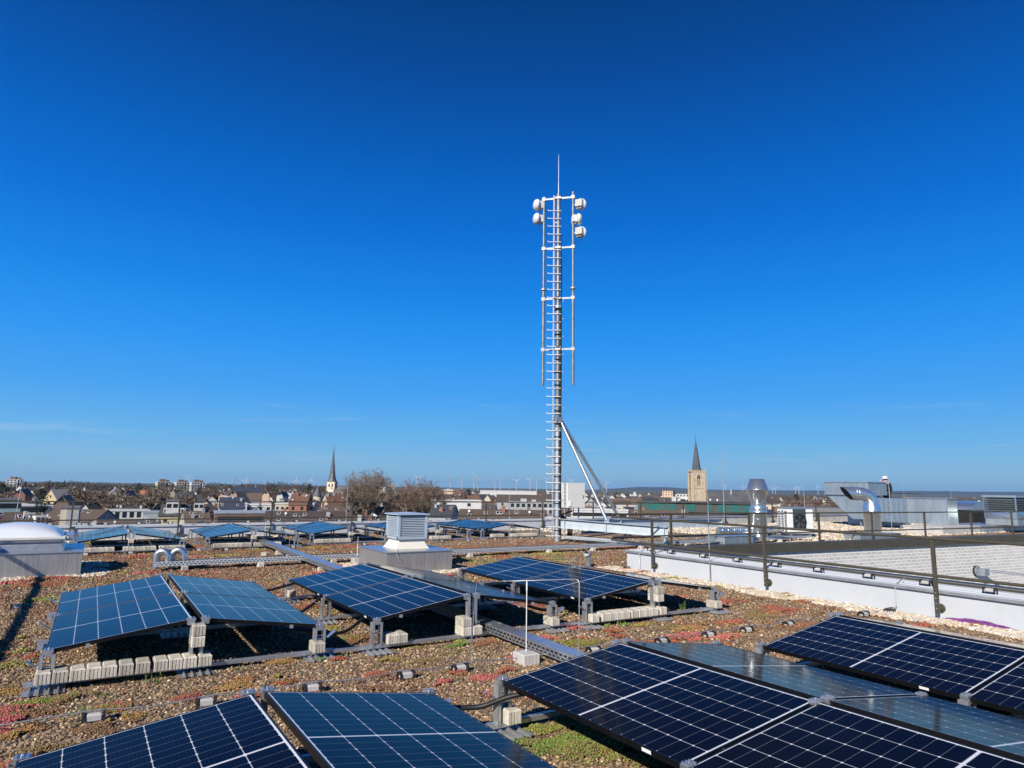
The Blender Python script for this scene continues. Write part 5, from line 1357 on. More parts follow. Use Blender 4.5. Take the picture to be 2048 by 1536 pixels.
for x, d, i, bn, rg in fill:
    kind = random.choices('nnnmmf' if bn == 'nearest' else 'nnmabc', k=1)[0]
    wall = random.choices(['white', 'cream', 'beige', 'red brick', 'brown brick', 'grey'], [6, 3, 2, 3, 4, 2])[0]
    roof = random.choices(['dark slate', 'dark brown', 'brown tile', 'red tile', 'grey'], [5, 6, 5, 1.0, 1.5])[0]
    rot = (0, 90, 40)[random.choices((0, 1, 2), (4, 4, 3))[0]]+random.uniform(-14, 14)
    rw = 'flat-roofed' if kind == 'f' else roof.split()[0]+'-tiled' if 'tile' in roof else roof+'-roofed'
    lab = f'{wall} {rw} house, {ordw(i+1)} from left, {bn} row, {rg}'
    pr = proto(kind, wall, roof); p = at(x, d); p.z += rise(d); sc = random.uniform(.88, 1.2)
    if not pr[1]:
        o = pr[0]; o.location = p; o.rotation_euler = (0, 0, facing(x)+R(rot)); o['label'] = lab; o['group'] = 'town houses'; o.scale = (sc, sc, sc); pr[1] = True
    else: dup(pr[0], p, facing(x)+R(rot), lab, 'town houses', sc)
def far_houses():
    """the houses farther off, past what one can count: one mesh"""
    mb = MB(); mats = [MW['white'], MW['cream'], MW['brown brick'], MW['grey'], MR['dark slate'], MR['dark brown'], MR['brown tile'], MR['red tile']]; mi = []
    for x, d in far:
        p = at(x, d); p.z += rise(d); L_, W_, h, r = random.uniform(8, 14), random.uniform(8, 10), random.uniform(6.5, 9.5) if d < 780 else random.uniform(4, 6.5), random.uniform(3.6, 5)
        m = Matrix.Rotation(facing(x)+R(random.choice((0, 90, 40))+random.uniform(-14, 14)), 3, 'Z'); T = lambda v: m @ Vector(v)+p
        v = [(-L_/2,-W_/2,0), (L_/2,-W_/2,0), (L_/2,W_/2,0), (-L_/2,W_/2,0), (-L_/2,-W_/2,h), (L_/2,-W_/2,h), (L_/2,W_/2,h), (-L_/2,W_/2,h), (-L_/2,0,h+r), (L_/2,0,h+r)]
        mb.add([T(q) for q in v], [(0,1,5,4), (2,3,7,6), (1,2,6,9,5), (3,0,4,8,7)]); o = .4; e = h-r*o/(W_/2)
        q = [(-L_/2-.2,-W_/2-o,e), (L_/2+.2,-W_/2-o,e), (L_/2+.2,0,h+r+.1), (-L_/2-.2,0,h+r+.1), (L_/2+.2,W_/2+o,e), (-L_/2-.2,W_/2+o,e)]
        mb.add([T(k) for k in q], [(0,1,2,3), (3,2,4,5)]); w = random.choices(range(4), (5, 3, 3, 2))[0]; f = 4+random.choices(range(4), (5, 5, 4, 1))[0]; mi += [w]*4+[f]*2
    o = obj('distant_houses', mb, mats[0])
    for m in mats[1:]: o.data.materials.append(m)
    o.data.polygons.foreach_set('material_index', mi); tag(o, 'dense mass of distant small house roofs towards the horizon', 'houses', None, 'stuff')
far_houses()

# ------------------------------------------------------------------ trees
M['bark_pale'] = mat('plane_tree_bark', (.44, .37, .26), .9, 0, .35, .8)
M['twig'] = mat('bare_twigs', (.175, .135, .10), .9, 0, .3, .6, randv=.15)
M['twig_red'] = mat('bare_red_twigs', (.175, .115, .085), .9, 0, .3, .6, randv=.15)
M['evergreen'] = mat('evergreen_foliage', (.022, .035, .018), .85, 0, .4, .8, randv=.15)
def bare_tree_meshes(h, spread, seed, ntw=5200, rtrunk=.5, tw_w=.05, split=4):
    rg = random.Random(seed); br = MB(); tips = []
    def grow(p, d, ln, r, lev):
        n = 3; pts = [p]; dd = d.copy(); q = p.copy()
        for k in range(n):
            dd = (dd+Vector((rg.gauss(0,.16), rg.gauss(0,.16), rg.gauss(.03,.10)))).normalized(); q = q+dd*(ln/n); pts.append(q.copy())
        r1 = r*.62; br.tube(pts, [r+(r1-r)*k/n for k in range(n+1)], 7 if lev < 2 else 4, False)
        if lev >= 2: tips.append((pts[1], pts[-1], lev)); 
        if lev >= split: return
        m = rg.choice((2, 3, 3)) if lev else rg.choice((4, 5))
        for j in range(m):
            a = 2*math.pi*(j+rg.random()*.7)/m; s = (.62 if lev else .75)*spread
            side = Vector((math.cos(a), math.sin(a), 0)); nd = (dd*1.0+side*s*rg.uniform(.6, 1.25)+Vector((0,0,.12))).normalized()
            grow(pts[-1] if (j or lev) else pts[-1], nd, ln*rg.uniform(.62, .86), r1*rg.uniform(.55, .8), lev+1)
        if lev:
            grow(pts[2], (dd+Vector((rg.gauss(0,.7), rg.gauss(0,.7), .1))).normalized(), ln*.55, r1*.5, lev+1)
    grow(Vector((0,0,0)), Vector((0,0,1)), h*.27, rtrunk, 0)
    tw = MB()
    zmax = max(v[2] for v in br.v)
    for _ in range(ntw):
        a, b, lv = rg.choice(tips); s = rg.random(); p = a+(b-a)*s
        d = ((b-a).normalized()+Vector((rg.gauss(0,.75), rg.gauss(0,.75), rg.gauss(.15,.6)))).normalized(); l = rg.uniform(.5, 1.9)*h/27
        sd = d.cross(Vector((rg.random()-.5, rg.random()-.5, rg.random()-.5))).normalized()*tw_w*rg.uniform(.6, 1.3)
        q = p+d*l; mid = p+d*l*.55+Vector((rg.gauss(0,.08), rg.gauss(0,.08), rg.gauss(0,.08)))*l
        tw.add([p-sd, p+sd, mid+sd*.7, mid-sd*.7, q], [(0,1,2,3), (3,2,4)])
    return br, tw
def tree(name, label, pos, h, spread, seed, mtrunk, mtwig, group, **kw):
    t = thing(name, label, 'tree', pos, random.uniform(0, 6), group)
    br, tw = bare_tree_meshes(h, spread, seed, **kw)
    zs = sorted(v[2] for v in tw.v); zmax = zs[int(len(zs)*.985)]
    s = h/zmax; br.v = [(x*s, y*s, z*s) for x, y, z in br.v]; tw.v = [(x*s, y*s, z*s) for x, y, z in tw.v]
    obj('trunk', br, mtrunk, t); obj('crown', tw, mtwig, t); return t
p = at(748, 250); tree('bare_tree', 'tallest bare plane tree with pale branches, right of the white church', p, zat(748, 949, 250)-GZ, 1.15, 3, M['bark_pale'], M['twig'], 'bare trees of the town', ntw=11000, rtrunk=.8, tw_w=.034, split=5)
p = at(722, 262); tree('bare_tree', 'slimmer bare plane tree leaning over the white church nave', p, zat(722, 950, 262)-GZ, .95, 14, M['bark_pale'], M['twig'], 'bare trees of the town', ntw=7000, rtrunk=.6, tw_w=.032, split=5)
p = at(845, 240); tree('bare_tree', 'broad reddish bare plane tree behind the vent cowl', p, zat(845, 966, 240)-GZ, 1.3, 3, M['bark_pale'], M['twig_red'], 'bare trees of the town', ntw=11000, rtrunk=.8, tw_w=.034, split=5)
T1 = tree('bare_tree', 'x', (0,0,GZ), 15, 1.25, 31, M['twig'], M['twig'], 'bare trees of the town', ntw=2800, tw_w=.07, split=3)
T2 = tree('bare_tree', 'x', (0,0,GZ), 14, 1.0, 47, M['bark_pale'], M['twig'], 'bare trees of the town', ntw=2600, tw_w=.07, split=3)
T3 = tree('bare_tree', 'x', (0,0,GZ), 12, 1.35, 58, M['twig_red'], M['twig_red'], 'bare trees of the town', ntw=2600, tw_w=.07, split=3)
kinds = {'T1': T1, 'T2': T2, 'T3': T3}; used = set()
desc = {'T1': 'wide brown bare tree', 'T2': 'pale-stemmed bare tree', 'T3': 'low reddish bare tree'}
spots = []
for x, d, k in ((238,215,'T2'),(262,205,'T1'),(284,200,'T2'),(305,212,'T1'),(322,198,'T2'),(342,222,'T1'),(362,240,'T2'),(378,230,'T1'),(396,250,'T1'),(175,260,'T3'),(195,235,'T3'),(214,225,'T3'),(160,300,'T1'),(8,190,'T3'),(-14,200,'T3'),(310,260,'T1'),(340,280,'T1'),(370,300,'T2'),(395,310,'T1'),
                (705,190,'T1'),(790,230,'T3'),(808,260,'T1'),(826,210,'T3'),(868,225,'T1'),(885,235,'T3'),(770,300,'T1'),(690,240,'T1'),(640,330,'T3'),(552,380,'T1'),(578,520,'T1'),(602,540,'T3'),(622,520,'T1'),(545,560,'T1'),(520,600,'T3'),(430,480,'T1'),(415,430,'T3'),
                (1170,420,'T3'),(1240,480,'T1'),(1300,450,'T3'),(1550,300,'T3'),(1575,330,'T1'),(1590,280,'T3'),(1612,320,'T1'),(1630,290,'T3'),(1648,340,'T1'),(1665,300,'T3'),(1682,350,'T1'),(1698,310,'T3'),(1530,380,'T1'),(1560,420,'T3'),(1600,430,'T1'),(1640,420,'T3'),(1672,440,'T1'),(1705,400,'T3'),(1725,360,'T1'),(1950,320,'T3'),(1985,350,'T1')):
    spots.append((x, d, k))
cnt = {}
for x, d, k in sorted(spots):
    rg = next(r[2] for r in REG if r[0] <= x < r[1]); cnt[(k, rg)] = cnt.get((k, rg), 0)+1
    lab = f'{desc[k]}, {ordw(cnt[(k, rg)])} of its kind from left {rg}'
    d *= 1.3; p = at(x, d); s = max(.7, (zat(x, hyx(x)+random.uniform(13, 30), d)-GZ)/{'T1': 15, 'T2': 14, 'T3': 12}[k])
    if k not in used:
        o = kinds[k]; o.location = p; o['label'] = lab; o.scale = (s, s, s); used.add(k)
    else: dup(kinds[k], p, random.uniform(0, 6.3), lab, None, s)
def evergreen(label, px, dep, ytop, wpx, cone=False, seed=1):
    p, h, w = place(px, dep, ytop, wpx); t = thing('evergreen_tree', label, 'tree', p, 0, 'dark evergreens of the town'); rg = random.Random(seed)
    b = MB(); b.cyl((0,0,0), (0,0,h*.5), w*.05+.1, .05, n=8); obj('trunk', b, M['twig'], t)
    b = MB(); N_ = 1500
    for _ in range(N_):
        if cone:
            f = rg.random()**.8; r = (1-f)*w/2*rg.uniform(.2, 1.05)+.05; z = h*(.12+.88*f)
        else:
            th = rg.random(); r = w/2*rg.uniform(.25, 1.0)*math.sqrt(max(0, 1-(2*th-1)**2*.95))*(1+.2*math.sin(th*17)); z = h*(.25+.75*th)
        a = rg.random()*6.283; c = Vector((r*math.cos(a), r*math.sin(a), z)); s = w*rg.uniform(.03, .075)
        d1 = Vector((rg.gauss(0,1), rg.gauss(0,1), rg.gauss(0,.6))).normalized()*s; d2 = Vector((rg.gauss(0,1), rg.gauss(0,1), rg.gauss(0,1))).normalized()*s
        b.add([c-d1, c+d2, c+d1, c-d2*.6], [(0,1,2,3)])
    obj('crown', b, M['evergreen'], t); return t
evergreen('big round dark evergreen left of the yellow gabled house', 90, 235, 977, 30)
evergreen('round dark evergreen left of the orange roof', 282, 600, 966, 14, seed=3)
evergreen('dark evergreen at the left picture edge under the high-rise', 8, 420, 968, 30, seed=4)
evergreen('dark evergreen right of the high-rise at the far left', 55, 700, 962, 14, True, 5)
evergreen('pair of dark conifers on the left horizon, left one', 102, 720, 962, 11, True, 6)
evergreen('pair of dark conifers on the left horizon, right one', 133, 700, 960, 11, True, 7)
evergreen('slim conifer on the ridge left of the white church', 539, 620, 962, 7, True, 8)
evergreen('second slim conifer on the ridge, right of the first', 551, 620, 961, 5, True, 9)
evergreen('dark conifer on the ridge right of the high-rises', 487, 600, 965, 9, True, 10)
evergreen('dark evergreen beside the white gable left of the turret', 622, 560, 968, 14, seed=11)
evergreen('dark evergreen on the plain right of the dark flat building', 940, 560, 978, 14, seed=12)
evergreen('small dark evergreen left of the stone church', 1236, 600, 984, 9, seed=13)
evergreen('dark evergreen behind the exhaust pipe on the right', 1595, 560, 988, 14, seed=14)
evergreen('dark evergreen in front of the right-hand high-rise', 402, 560, 975, 12, seed=15)
# far woods: one mass of bare crowns
def woods():
    rg = random.Random(77); b = MB(); e = MB()
    def clump(px, dep, top, w, dest, n=150):
        p = at(px, dep); z1 = zat(px, top, dep); 
        for _ in range(n):
            th = rg.random(); r = w/2*math.sqrt(max(0, 1-(2*th-1)**2))*rg.uniform(.2, 1.05); a = rg.random()*6.283; z = z1-(1-th)*w*.95
            c = Vector((p.x+r*math.cos(a), p.y+r*math.sin(a), max(z, GZ+.5))); s = w*rg.uniform(.028, .07)
            d1 = Vector((rg.gauss(0,1), rg.gauss(0,1), rg.gauss(0,1.2))).normalized()*s; d2 = Vector((rg.gauss(0,1), rg.gauss(0,1), rg.gauss(0,1))).normalized()*s*.6
            dest.add([c-d1, c+d2, c+d1, c-d2], [(0,1,2,3)])
    for px in np.arange(-140, 660, 3.4):
        for dep, off in ((rg.uniform(900, 1200), 0), (rg.uniform(620, 860), 4.5)):
            top = hyx(px)+(3.0 if px < 420 else -.5)+off*.7+rg.gauss(0, 1.5)+2.2*math.sin(px*.031)+1.2*math.sin(px*.11)
            clump(px, dep, top, rg.uniform(8, 14), e if rg.random() < .26 else b)
    for px in np.arange(655, 1120, 5):
        dep = rg.uniform(900, 1500); clump(px, dep, hyx(px)+3.2+rg.gauss(0, 1.1)-(px < 900)*2, rg.uniform(8, 13), e if rg.random() < .2 else b, 70)
    for px in np.arange(1120, 1420, 6):
        dep = rg.uniform(1100, 2200); clump(px, dep, hyx(px)+4.5+rg.gauss(0, .9), rg.uniform(8, 12), e if rg.random() < .2 else b, 60)
    for px in np.arange(1500, 2200, 3.4):
        for dep, off in ((rg.uniform(800, 1300), 6.5), (rg.uniform(450, 700), 10)):
            clump(px, dep, hyx(px)+off+rg.gauss(0, 1.5)+(px > 1740)*2, rg.uniform(8, 13), e if rg.random() < .12 else b, 80)
    tag(obj('distant_wood', b, mat('far_wood_twigs', (.085, .062, .046), .95, 0, .35, .02)), 'brown mass of bare woodland along the horizon', 'wood', None, 'stuff')
    tag(obj('evergreen_wood', e, M['evergreen']), 'dark evergreen clumps scattered through the woodland along the horizon', 'wood', None, 'stuff')
woods()

# ------------------------------------------------------------------ wind turbines on the plain
TUR = mat('turbine_white', (.40, .42, .46), .5, 0, .03)
tl = [(472,958.7),(496,960),(566,961.5),(596,960.5),(626,960),(380,955),(815,962),(837,956),(903,958),(927,956),(951,953),(959,959.5),(993,957.5),(1004,959),(1036,962),(1063,960),(1076,956),(1097,959),(1146,962),(1188,964),(1216,965),(1453,972),(1488,973),(1497,974),(1548,974),(1554,975),(1594,977),(1601,975.5),(1639,973),(1661,978.5),(1009,966),(921,968)]
def turbine(label, px, hub, dep):
    p = at(px, dep); z = zat(px, hub, dep)-GZ; bl = 38.0
    t = thing('wind_turbine', label, 'wind turbine', p, facing(px)+random.uniform(-.5, .5), 'wind turbines on the horizon')
    b = MB(); b.cyl((0,0,0), (0,0,z), 3.0, 1.7, n=10); obj('tower', b, TUR, t)
    b = MB(); b.box((0, 2, z), (4.5, 11, 4.5)); nc = obj('nacelle', b, TUR, t)
    a0 = random.uniform(0, 2.1)
    for k in range(3):
        a = a0+k*2.0944; d = Vector((math.sin(a), 0, math.cos(a))); s = Vector((math.cos(a), 0, -math.sin(a))); o = Vector((0, -5, z))
        b = MB(); b.add([o-s*1.6, o+s*1.6, o+d*bl*.3+s*2.4, o+d*bl+s*.4, o+d*bl-s*.4, o+d*bl*.3-s*1.2]+[Vector((0,.9,0))+v for v in (o-s*1.6, o+s*1.6, o+d*bl*.3+s*2.4, o+d*bl+s*.4, o+d*bl-s*.4, o+d*bl*.3-s*1.2)], [(0,1,2,3,4,5), (11,10,9,8,7,6)]+[(i, i+6, (i+1) % 6+6, (i+1) % 6) for i in range(6)]); obj('blade', b, TUR, nc)
ph = [(0, 655, 'left of the white church spire'), (655, 880, 'above the big bare trees'), (880, 1112, 'between bare trees and mast'), (1112, 1400, 'just right of the mast'), (1400, 1520, 'right of the stone church spire'), (1520, 1700, 'between exhaust stack and bent pipe')]
ct = {}
for px, hub in sorted(tl):
    rg = next(r[2] for r in ph if r[0] <= px < r[1]); ct[rg] = ct.get(rg, 0)+1
    small = px in (1009, 921); turbine(f'{ordw(ct[rg])} white wind turbine from the left, {rg}', px, hub, 9500 if small else 4800 if px < 1250 else 6500)
# bird or plane high in the sky is left out of the town; the fine aerial trail likewise

# ------------------------------------------------------------------ ground and hills
def ground():
    m, t, b = nt('plain_fields')
    big = noise(t, .0016, 4); mid = noise(t, .012, 5); fin = noise(t, .12, 5)
    fields = ramp(t, big.outputs[0], [(.3, (.10, .085, .055)), (.45, (.07, .085, .035)), (.55, (.13, .11, .07)), (.7, (.055, .07, .03))])
    town = ramp(t, fin.outputs[0], [(.3, (.05, .047, .042)), (.5, (.09, .08, .065)), (.7, (.06, .065, .035)), (.85, (.2, .19, .17))])
    g = N(t, 'ShaderNodeTexCoord'); vl = N(t, 'ShaderNodeVectorMath', operation='LENGTH'); L(t, g.outputs['Object'], vl.inputs[0])
    f = mathn(t, 'MULTIPLY', mathn(t, 'SUBTRACT', vl.outputs['Value'], 700.0), .0015)
    n = N(t, 'ShaderNodeClamp'); L(t, f, n.inputs[0]); c = mixc(t, n.outputs[0], town, fields)
    L(t, c, b.inputs['Base Color']); b.inputs['Roughness'].default_value = .95
    mb = MB(); n_ = 64; vs = [(0,0,GZ)]; rr = (300, 1000, 3000, 8000, 17000)
    for r in rr: vs += [(r*math.cos(2*math.pi*i/n_), r*math.sin(2*math.pi*i/n_), GZ) for i in range(n_)]
    fs = [(0, 1+i, 1+(i+1) % n_) for i in range(n_)]
    for k in range(len(rr)-1): fs += [(1+k*n_+i, 1+(k+1)*n_+i, 1+(k+1)*n_+(i+1) % n_, 1+k*n_+(i+1) % n_) for i in range(n_)]
    mb.add(vs, fs); tag(obj('ground', mb, m), kind='structure')
    mh = mat('hill_woodland', (.045, .06, .04), .95, 0, .3, .002)
    mb = MB(); vs = []; xs = np.arange(1200, 2500, 12)
    for px in xs:
        w = .5*math.sin(px*.013)+.3*math.sin(px*.037+1)+.2*math.sin(px*.09)
        hgt = (6.2+1.3*w)*min(1, max(0, (px-1225)/60))*(1-.75*min(1, max(0, (px-1330)/70))) if px < 1500 else (1.2+(px-1500)*.012 if px < 1850 else 5.6+.9*w)
        d = 13800; a = at(px, d-900); c = at(px, d); e = at(px, d+900); c.z = GZ+26+max(.2, hgt)*d/K*.9
        vs += [a-Vector((0,0,2)), c, e-Vector((0,0,2))]
    n = len(xs); mb.add(vs, [(3*i+j, 3*i+3+j, 3*i+4+j, 3*i+1+j) for i in range(n-1) for j in (0, 1)], True); tag(obj('hills', mb, mh), kind='structure')
ground()
# ================================================================== GRAVEL AND SEDUM ON THE ROOF (instanced points, tint and size per point)
def scatter(name, pts, scl, tint, protos_, label, cat):
    me = bpy.data.meshes.new(name); me.vertices.add(len(pts)); me.vertices.foreach_set('co', np.asarray(pts, np.float32).ravel())
    a = me.attributes.new('scl', 'FLOAT', 'POINT'); a.data.foreach_set('value', np.asarray(scl, np.float32))
    a = me.attributes.new('tint', 'FLOAT_COLOR', 'POINT'); a.data.foreach_set('color', np.column_stack([tint, np.ones(len(pts))]).astype(np.float32).ravel())
    o = bpy.data.objects.new(name, me); COL.objects.link(o)
    g = bpy.data.node_groups.new(name+'_nodes', 'GeometryNodeTree')
    g.interface.new_socket('Geometry', in_out='INPUT', socket_type='NodeSocketGeometry'); g.interface.new_socket('Geometry', in_out='OUTPUT', socket_type='NodeSocketGeometry')
    gi = g.nodes.new('NodeGroupInput'); go = g.nodes.new('NodeGroupOutput')
    ip = g.nodes.new('GeometryNodeInstanceOnPoints'); ip.inputs['Pick Instance'].default_value = True
    jn = g.nodes.new('GeometryNodeGeometryToInstance')
    for p in protos_:
        # the prototype shapes live inside the node tree as real mesh primitives
        g.links.new(p(g), jn.inputs[0])
    rr = g.nodes.new('FunctionNodeRandomValue'); rr.data_type = 'FLOAT_VECTOR'; rr.inputs[0].default_value = (-.6, -.6, 0); rr.inputs[1].default_value = (.6, .6, 6.28)
    na = g.nodes.new('GeometryNodeInputNamedAttribute'); na.data_type = 'FLOAT'; na.inputs['Name'].default_value = 'scl'
    rs = g.nodes.new('FunctionNodeRandomValue'); rs.data_type = 'FLOAT_VECTOR'; rs.inputs[0].default_value = (.75, .75, .55); rs.inputs[1].default_value = (1.3, 1.15, .95); rs.inputs['Seed'].default_value = 9
    vm = g.nodes.new('ShaderNodeVectorMath'); vm.operation = 'SCALE'
    g.links.new(rs.outputs[0], vm.inputs[0]); g.links.new(na.outputs[0], vm.inputs['Scale'])
    g.links.new(gi.outputs[0], ip.inputs['Points']); g.links.new(jn.outputs[0], ip.inputs['Instance']); g.links.new(rr.outputs[0], ip.inputs['Rotation']); g.links.new(vm.outputs[0], ip.inputs['Scale'])
    g.links.new(ip.outputs[0], go.inputs[0])
    md = o.modifiers.new('scatter', 'NODES'); md.node_group = g
    return tag(o, label, cat, None, 'stuff')
def stone_proto(seed, sub=2, m='pebble', rough=.32, freq=1.6):
    def f(g):
        s = g.nodes.new('GeometryNodeMeshIcoSphere'); s.inputs['Radius'].default_value = 1; s.inputs['Subdivisions'].default_value = sub
        pos = g.nodes.new('GeometryNodeInputPosition'); n = g.nodes.new('ShaderNodeTexNoise'); n.inputs['Scale'].default_value = freq; n.noise_dimensions = '4D'; n.inputs['W'].default_value = seed*3.7; n.inputs['Detail'].default_value = 1
        g.links.new(pos.outputs[0], n.inputs['Vector'])
        sb = g.nodes.new('ShaderNodeMath'); sb.operation = 'MULTIPLY_ADD'; sb.inputs[1].default_value = rough*2.4; sb.inputs[2].default_value = 1-rough*1.2; g.links.new(n.outputs[0], sb.inputs[0])
        vm = g.nodes.new('ShaderNodeVectorMath'); vm.operation = 'SCALE'; g.links.new(pos.outputs[0], vm.inputs[0]); g.links.new(sb.outputs[0], vm.inputs['Scale'])
        sp = g.nodes.new('GeometryNodeSetPosition'); g.links.new(s.outputs[0], sp.inputs[0]); g.links.new(vm.outputs[0], sp.inputs['Position'])
        sm = g.nodes.new('GeometryNodeSetMaterial'); sm.inputs['Material'].default_value = M[m]; g.links.new(sp.outputs[0], sm.inputs[0])
        ss = g.nodes.new('GeometryNodeSetShadeSmooth'); ss.inputs['Shade Smooth'].default_value = m != 'pebble'; g.links.new(sm.outputs[0], ss.inputs[0])
        return ss.outputs[0]
    return f
def vnoise(x, y, seed):
    """cheap value noise on arrays"""
    r = np.random.default_rng(seed); tb = r.random((64, 64))
    xi, yi = np.floor(x).astype(int), np.floor(y).astype(int); fx, fy = x-xi, y-yi; fx = fx*fx*(3-2*fx); fy = fy*fy*(3-2*fy)
    g = lambda a, b: tb[a % 64, b % 64]
    return (g(xi, yi)*(1-fx)+g(xi+1, yi)*fx)*(1-fy)+(g(xi, yi+1)*(1-fx)+g(xi+1, yi+1)*fx)*fy
def fbm(x, y, seed): return vnoise(x, y, seed)*.55+vnoise(x*2.1, y*2.1, seed+1)*.3+vnoise(x*4.3, y*4.3, seed+2)*.15
def wedge(n, r0, r1, a0=-16, a1=84, back=1.2):
    r = np.sqrt(RNG.random(n)*(r1*r1-r0*r0)+r0*r0); a = np.radians(a0+(a1-a0)*RNG.random(n)); c = math.cos(YAW), math.sin(YAW)
    return r*np.sin(a)-math.sin(YAW)*back, r*np.cos(a)-math.cos(YAW)*back
def on_deck(x, y):
    ok = (y < 23.95) & (y > -7.5) & (x > -13.5)
    ok &= (x < 10.18) | ((x < 14.6) & (y > np.maximum(11.62, 11.65+(x-11.05)*.89))) | (y > wy(x)+.36)
    ok &= ~((x > 5.12) & (x < 6.56) & (y > 12.83) & (y < 14.45)); ok &= ~((x > -2.15) & (x < 0) & (y > 15.1) & (y < 17.0))
    return ok
def pale_zone(x, y):
    z = (x > 9.72+.10*np.sin(y*3.1)) & (x < 10.2) & (y < 11.9)
    z |= (y > 23.35)
    z |= (x > 4.75) & (x < 6.95) & (y > 12.45) & (y < 14.9)
    z |= (x > -2.6) & (x < .42+.08*np.sin(y*5)) & (y > 14.72+.05*np.sin(x*7)) & (y < 17.5)
    z |= (x > 20.5) & (y > 14.6) & (x < 60) & (RNG.random(len(x)) < .75)
    z |= (x > 15.5) & (y > 21.2) & (RNG.random(len(x)) < .6)
    return z
BLOBS = []   # sedum cushions: x, y, rx, ry, colour
PINK = (.46, .12, .12); RED = (.32, .085, .06); ORG = (.36, .19, .075); OLV = (.25, .23, .06); GRN = (.14, .22, .045); BRN = (.22, .13, .07)
for s in ((2.86, 5.62, .17, .12, PINK), (3.22, 5.60, .15, .10, PINK), (3.10, 5.85, .12, .09, RED), (3.05, 5.15, .16, .10, PINK), (3.45, 5.15, .12, .08, PINK), (3.75, 5.0, .25, .2, ORG), (3.95, 4.75, .22, .2, ORG), (3.45, 4.35, .3, .26, OLV), (3.30, 4.12, .26, .2, GRN), (3.05, 3.95, .28, .2, GRN), (3.2, 3.75, .25, .2, OLV), (3.55, 4.0, .2, .2, GRN), (2.9, 4.25, .18, .14, OLV), (3.2, 4.0, .42, .36, OLV), (3.0, 3.8, .3, .25, (.19, .21, .055)), (3.55, 3.6, .4, .3, OLV), (3.3, 4.2, .25, .2, (.16, .25, .05)), (2.7, 4.0, .2, .2, GRN), (3.3, 3.45, .35, .3, (.24, .20, .07)),
          (-.35, 6.3, .18, .12, PINK), (-.42, 6.05, .14, .10, PINK), (-.18, 6.68, .24, .08, OLV), (.05, 6.72, .14, .08, GRN), (.38, 5.95, .16, .09, ORG), (.15, 5.45, .13, .07, RED), (-.25, 5.3, .25, .15, RED), (1.35, 6.55, .18, .12, ORG), (1.62, 6.5, .12, .09, OLV), (1.62, 6.3, .13, .06, RED), (.85, 6.25, .12, .1, RED), (1.25, 6.05, .16, .07, PINK),
          (2.25, 6.85, .14, .1, RED), (2.7, 6.6, .12, .09, OLV), (3.4, 6.55, .2, .12, BRN), (3.6, 6.8, .22, .07, GRN), (4.6, 6.65, .22, .15, PINK), (4.95, 6.4, .2, .14, RED), (5.4, 6.35, .2, .14, RED), (5.9, 5.9, .3, .18, RED), (6.2, 5.95, .35, .2, PINK), (6.6, 5.7, .3, .14, PINK), (5.6, 6.6, .2, .12, RED), (6.55, 6.25, .28, .14, ORG), (7.4, 6.3, .3, .14, RED), (8.3, 6.6, .3, .15, BRN), (7.9, 7.1, .35, .12, PINK), (8.6, 7.4, .4, .14, RED), (8.2, 8.1, .4, .1, PINK), (5.75, 6.85, .12, .06, GRN), (6.0, 6.8, .1, .06, GRN), (7.3, 7.0, .2, .07, GRN),
          (2.5, 7.7, .2, .15, GRN), (2.6, 8.3, .2, .2, OLV), (2.45, 9.0, .18, .2, GRN), (5.3, 8.2, .25, .25, OLV), (5.15, 7.8, .2, .15, GRN), (-.45, 8.1, .2, .1, OLV), (-.65, 8.2, .2, .1, ORG), (-.4, 7.2, .2, .1, BRN), (2.1, 6.9, .15, .06, GRN), (4.3, 6.95, .15, .06, GRN), (.5, 7.2, .15, .2, OLV), (5.6, 4.6, .3, .2, ORG), (5.3, 4.9, .2, .15, RED), (5.55, 5.5, .25, .12, PINK)): BLOBS.append(s)
rb = random.Random(4)
for _ in range(520):
    a = R(rb.uniform(-14, 80)); r = rb.uniform(5.5, 23)
    BLOBS.append((r*math.sin(a), r*math.cos(a), rb.uniform(.05, .22)*(1+r*.05), rb.uniform(.04, .11)*(1+r*.05), rb.choice((RED, RED, PINK, ORG, BRN, BRN, OLV, BRN))))
for _ in range(90):
    a = R(rb.uniform(-12, 78)); r = rb.uniform(7.5, 21)
    BLOBS.append((r*math.sin(a), r*math.cos(a), rb.uniform(.25, .6), rb.uniform(.15, .32), rb.choice((RED, RED, (.24, .10, .06), (.26, .13, .07), OLV))))
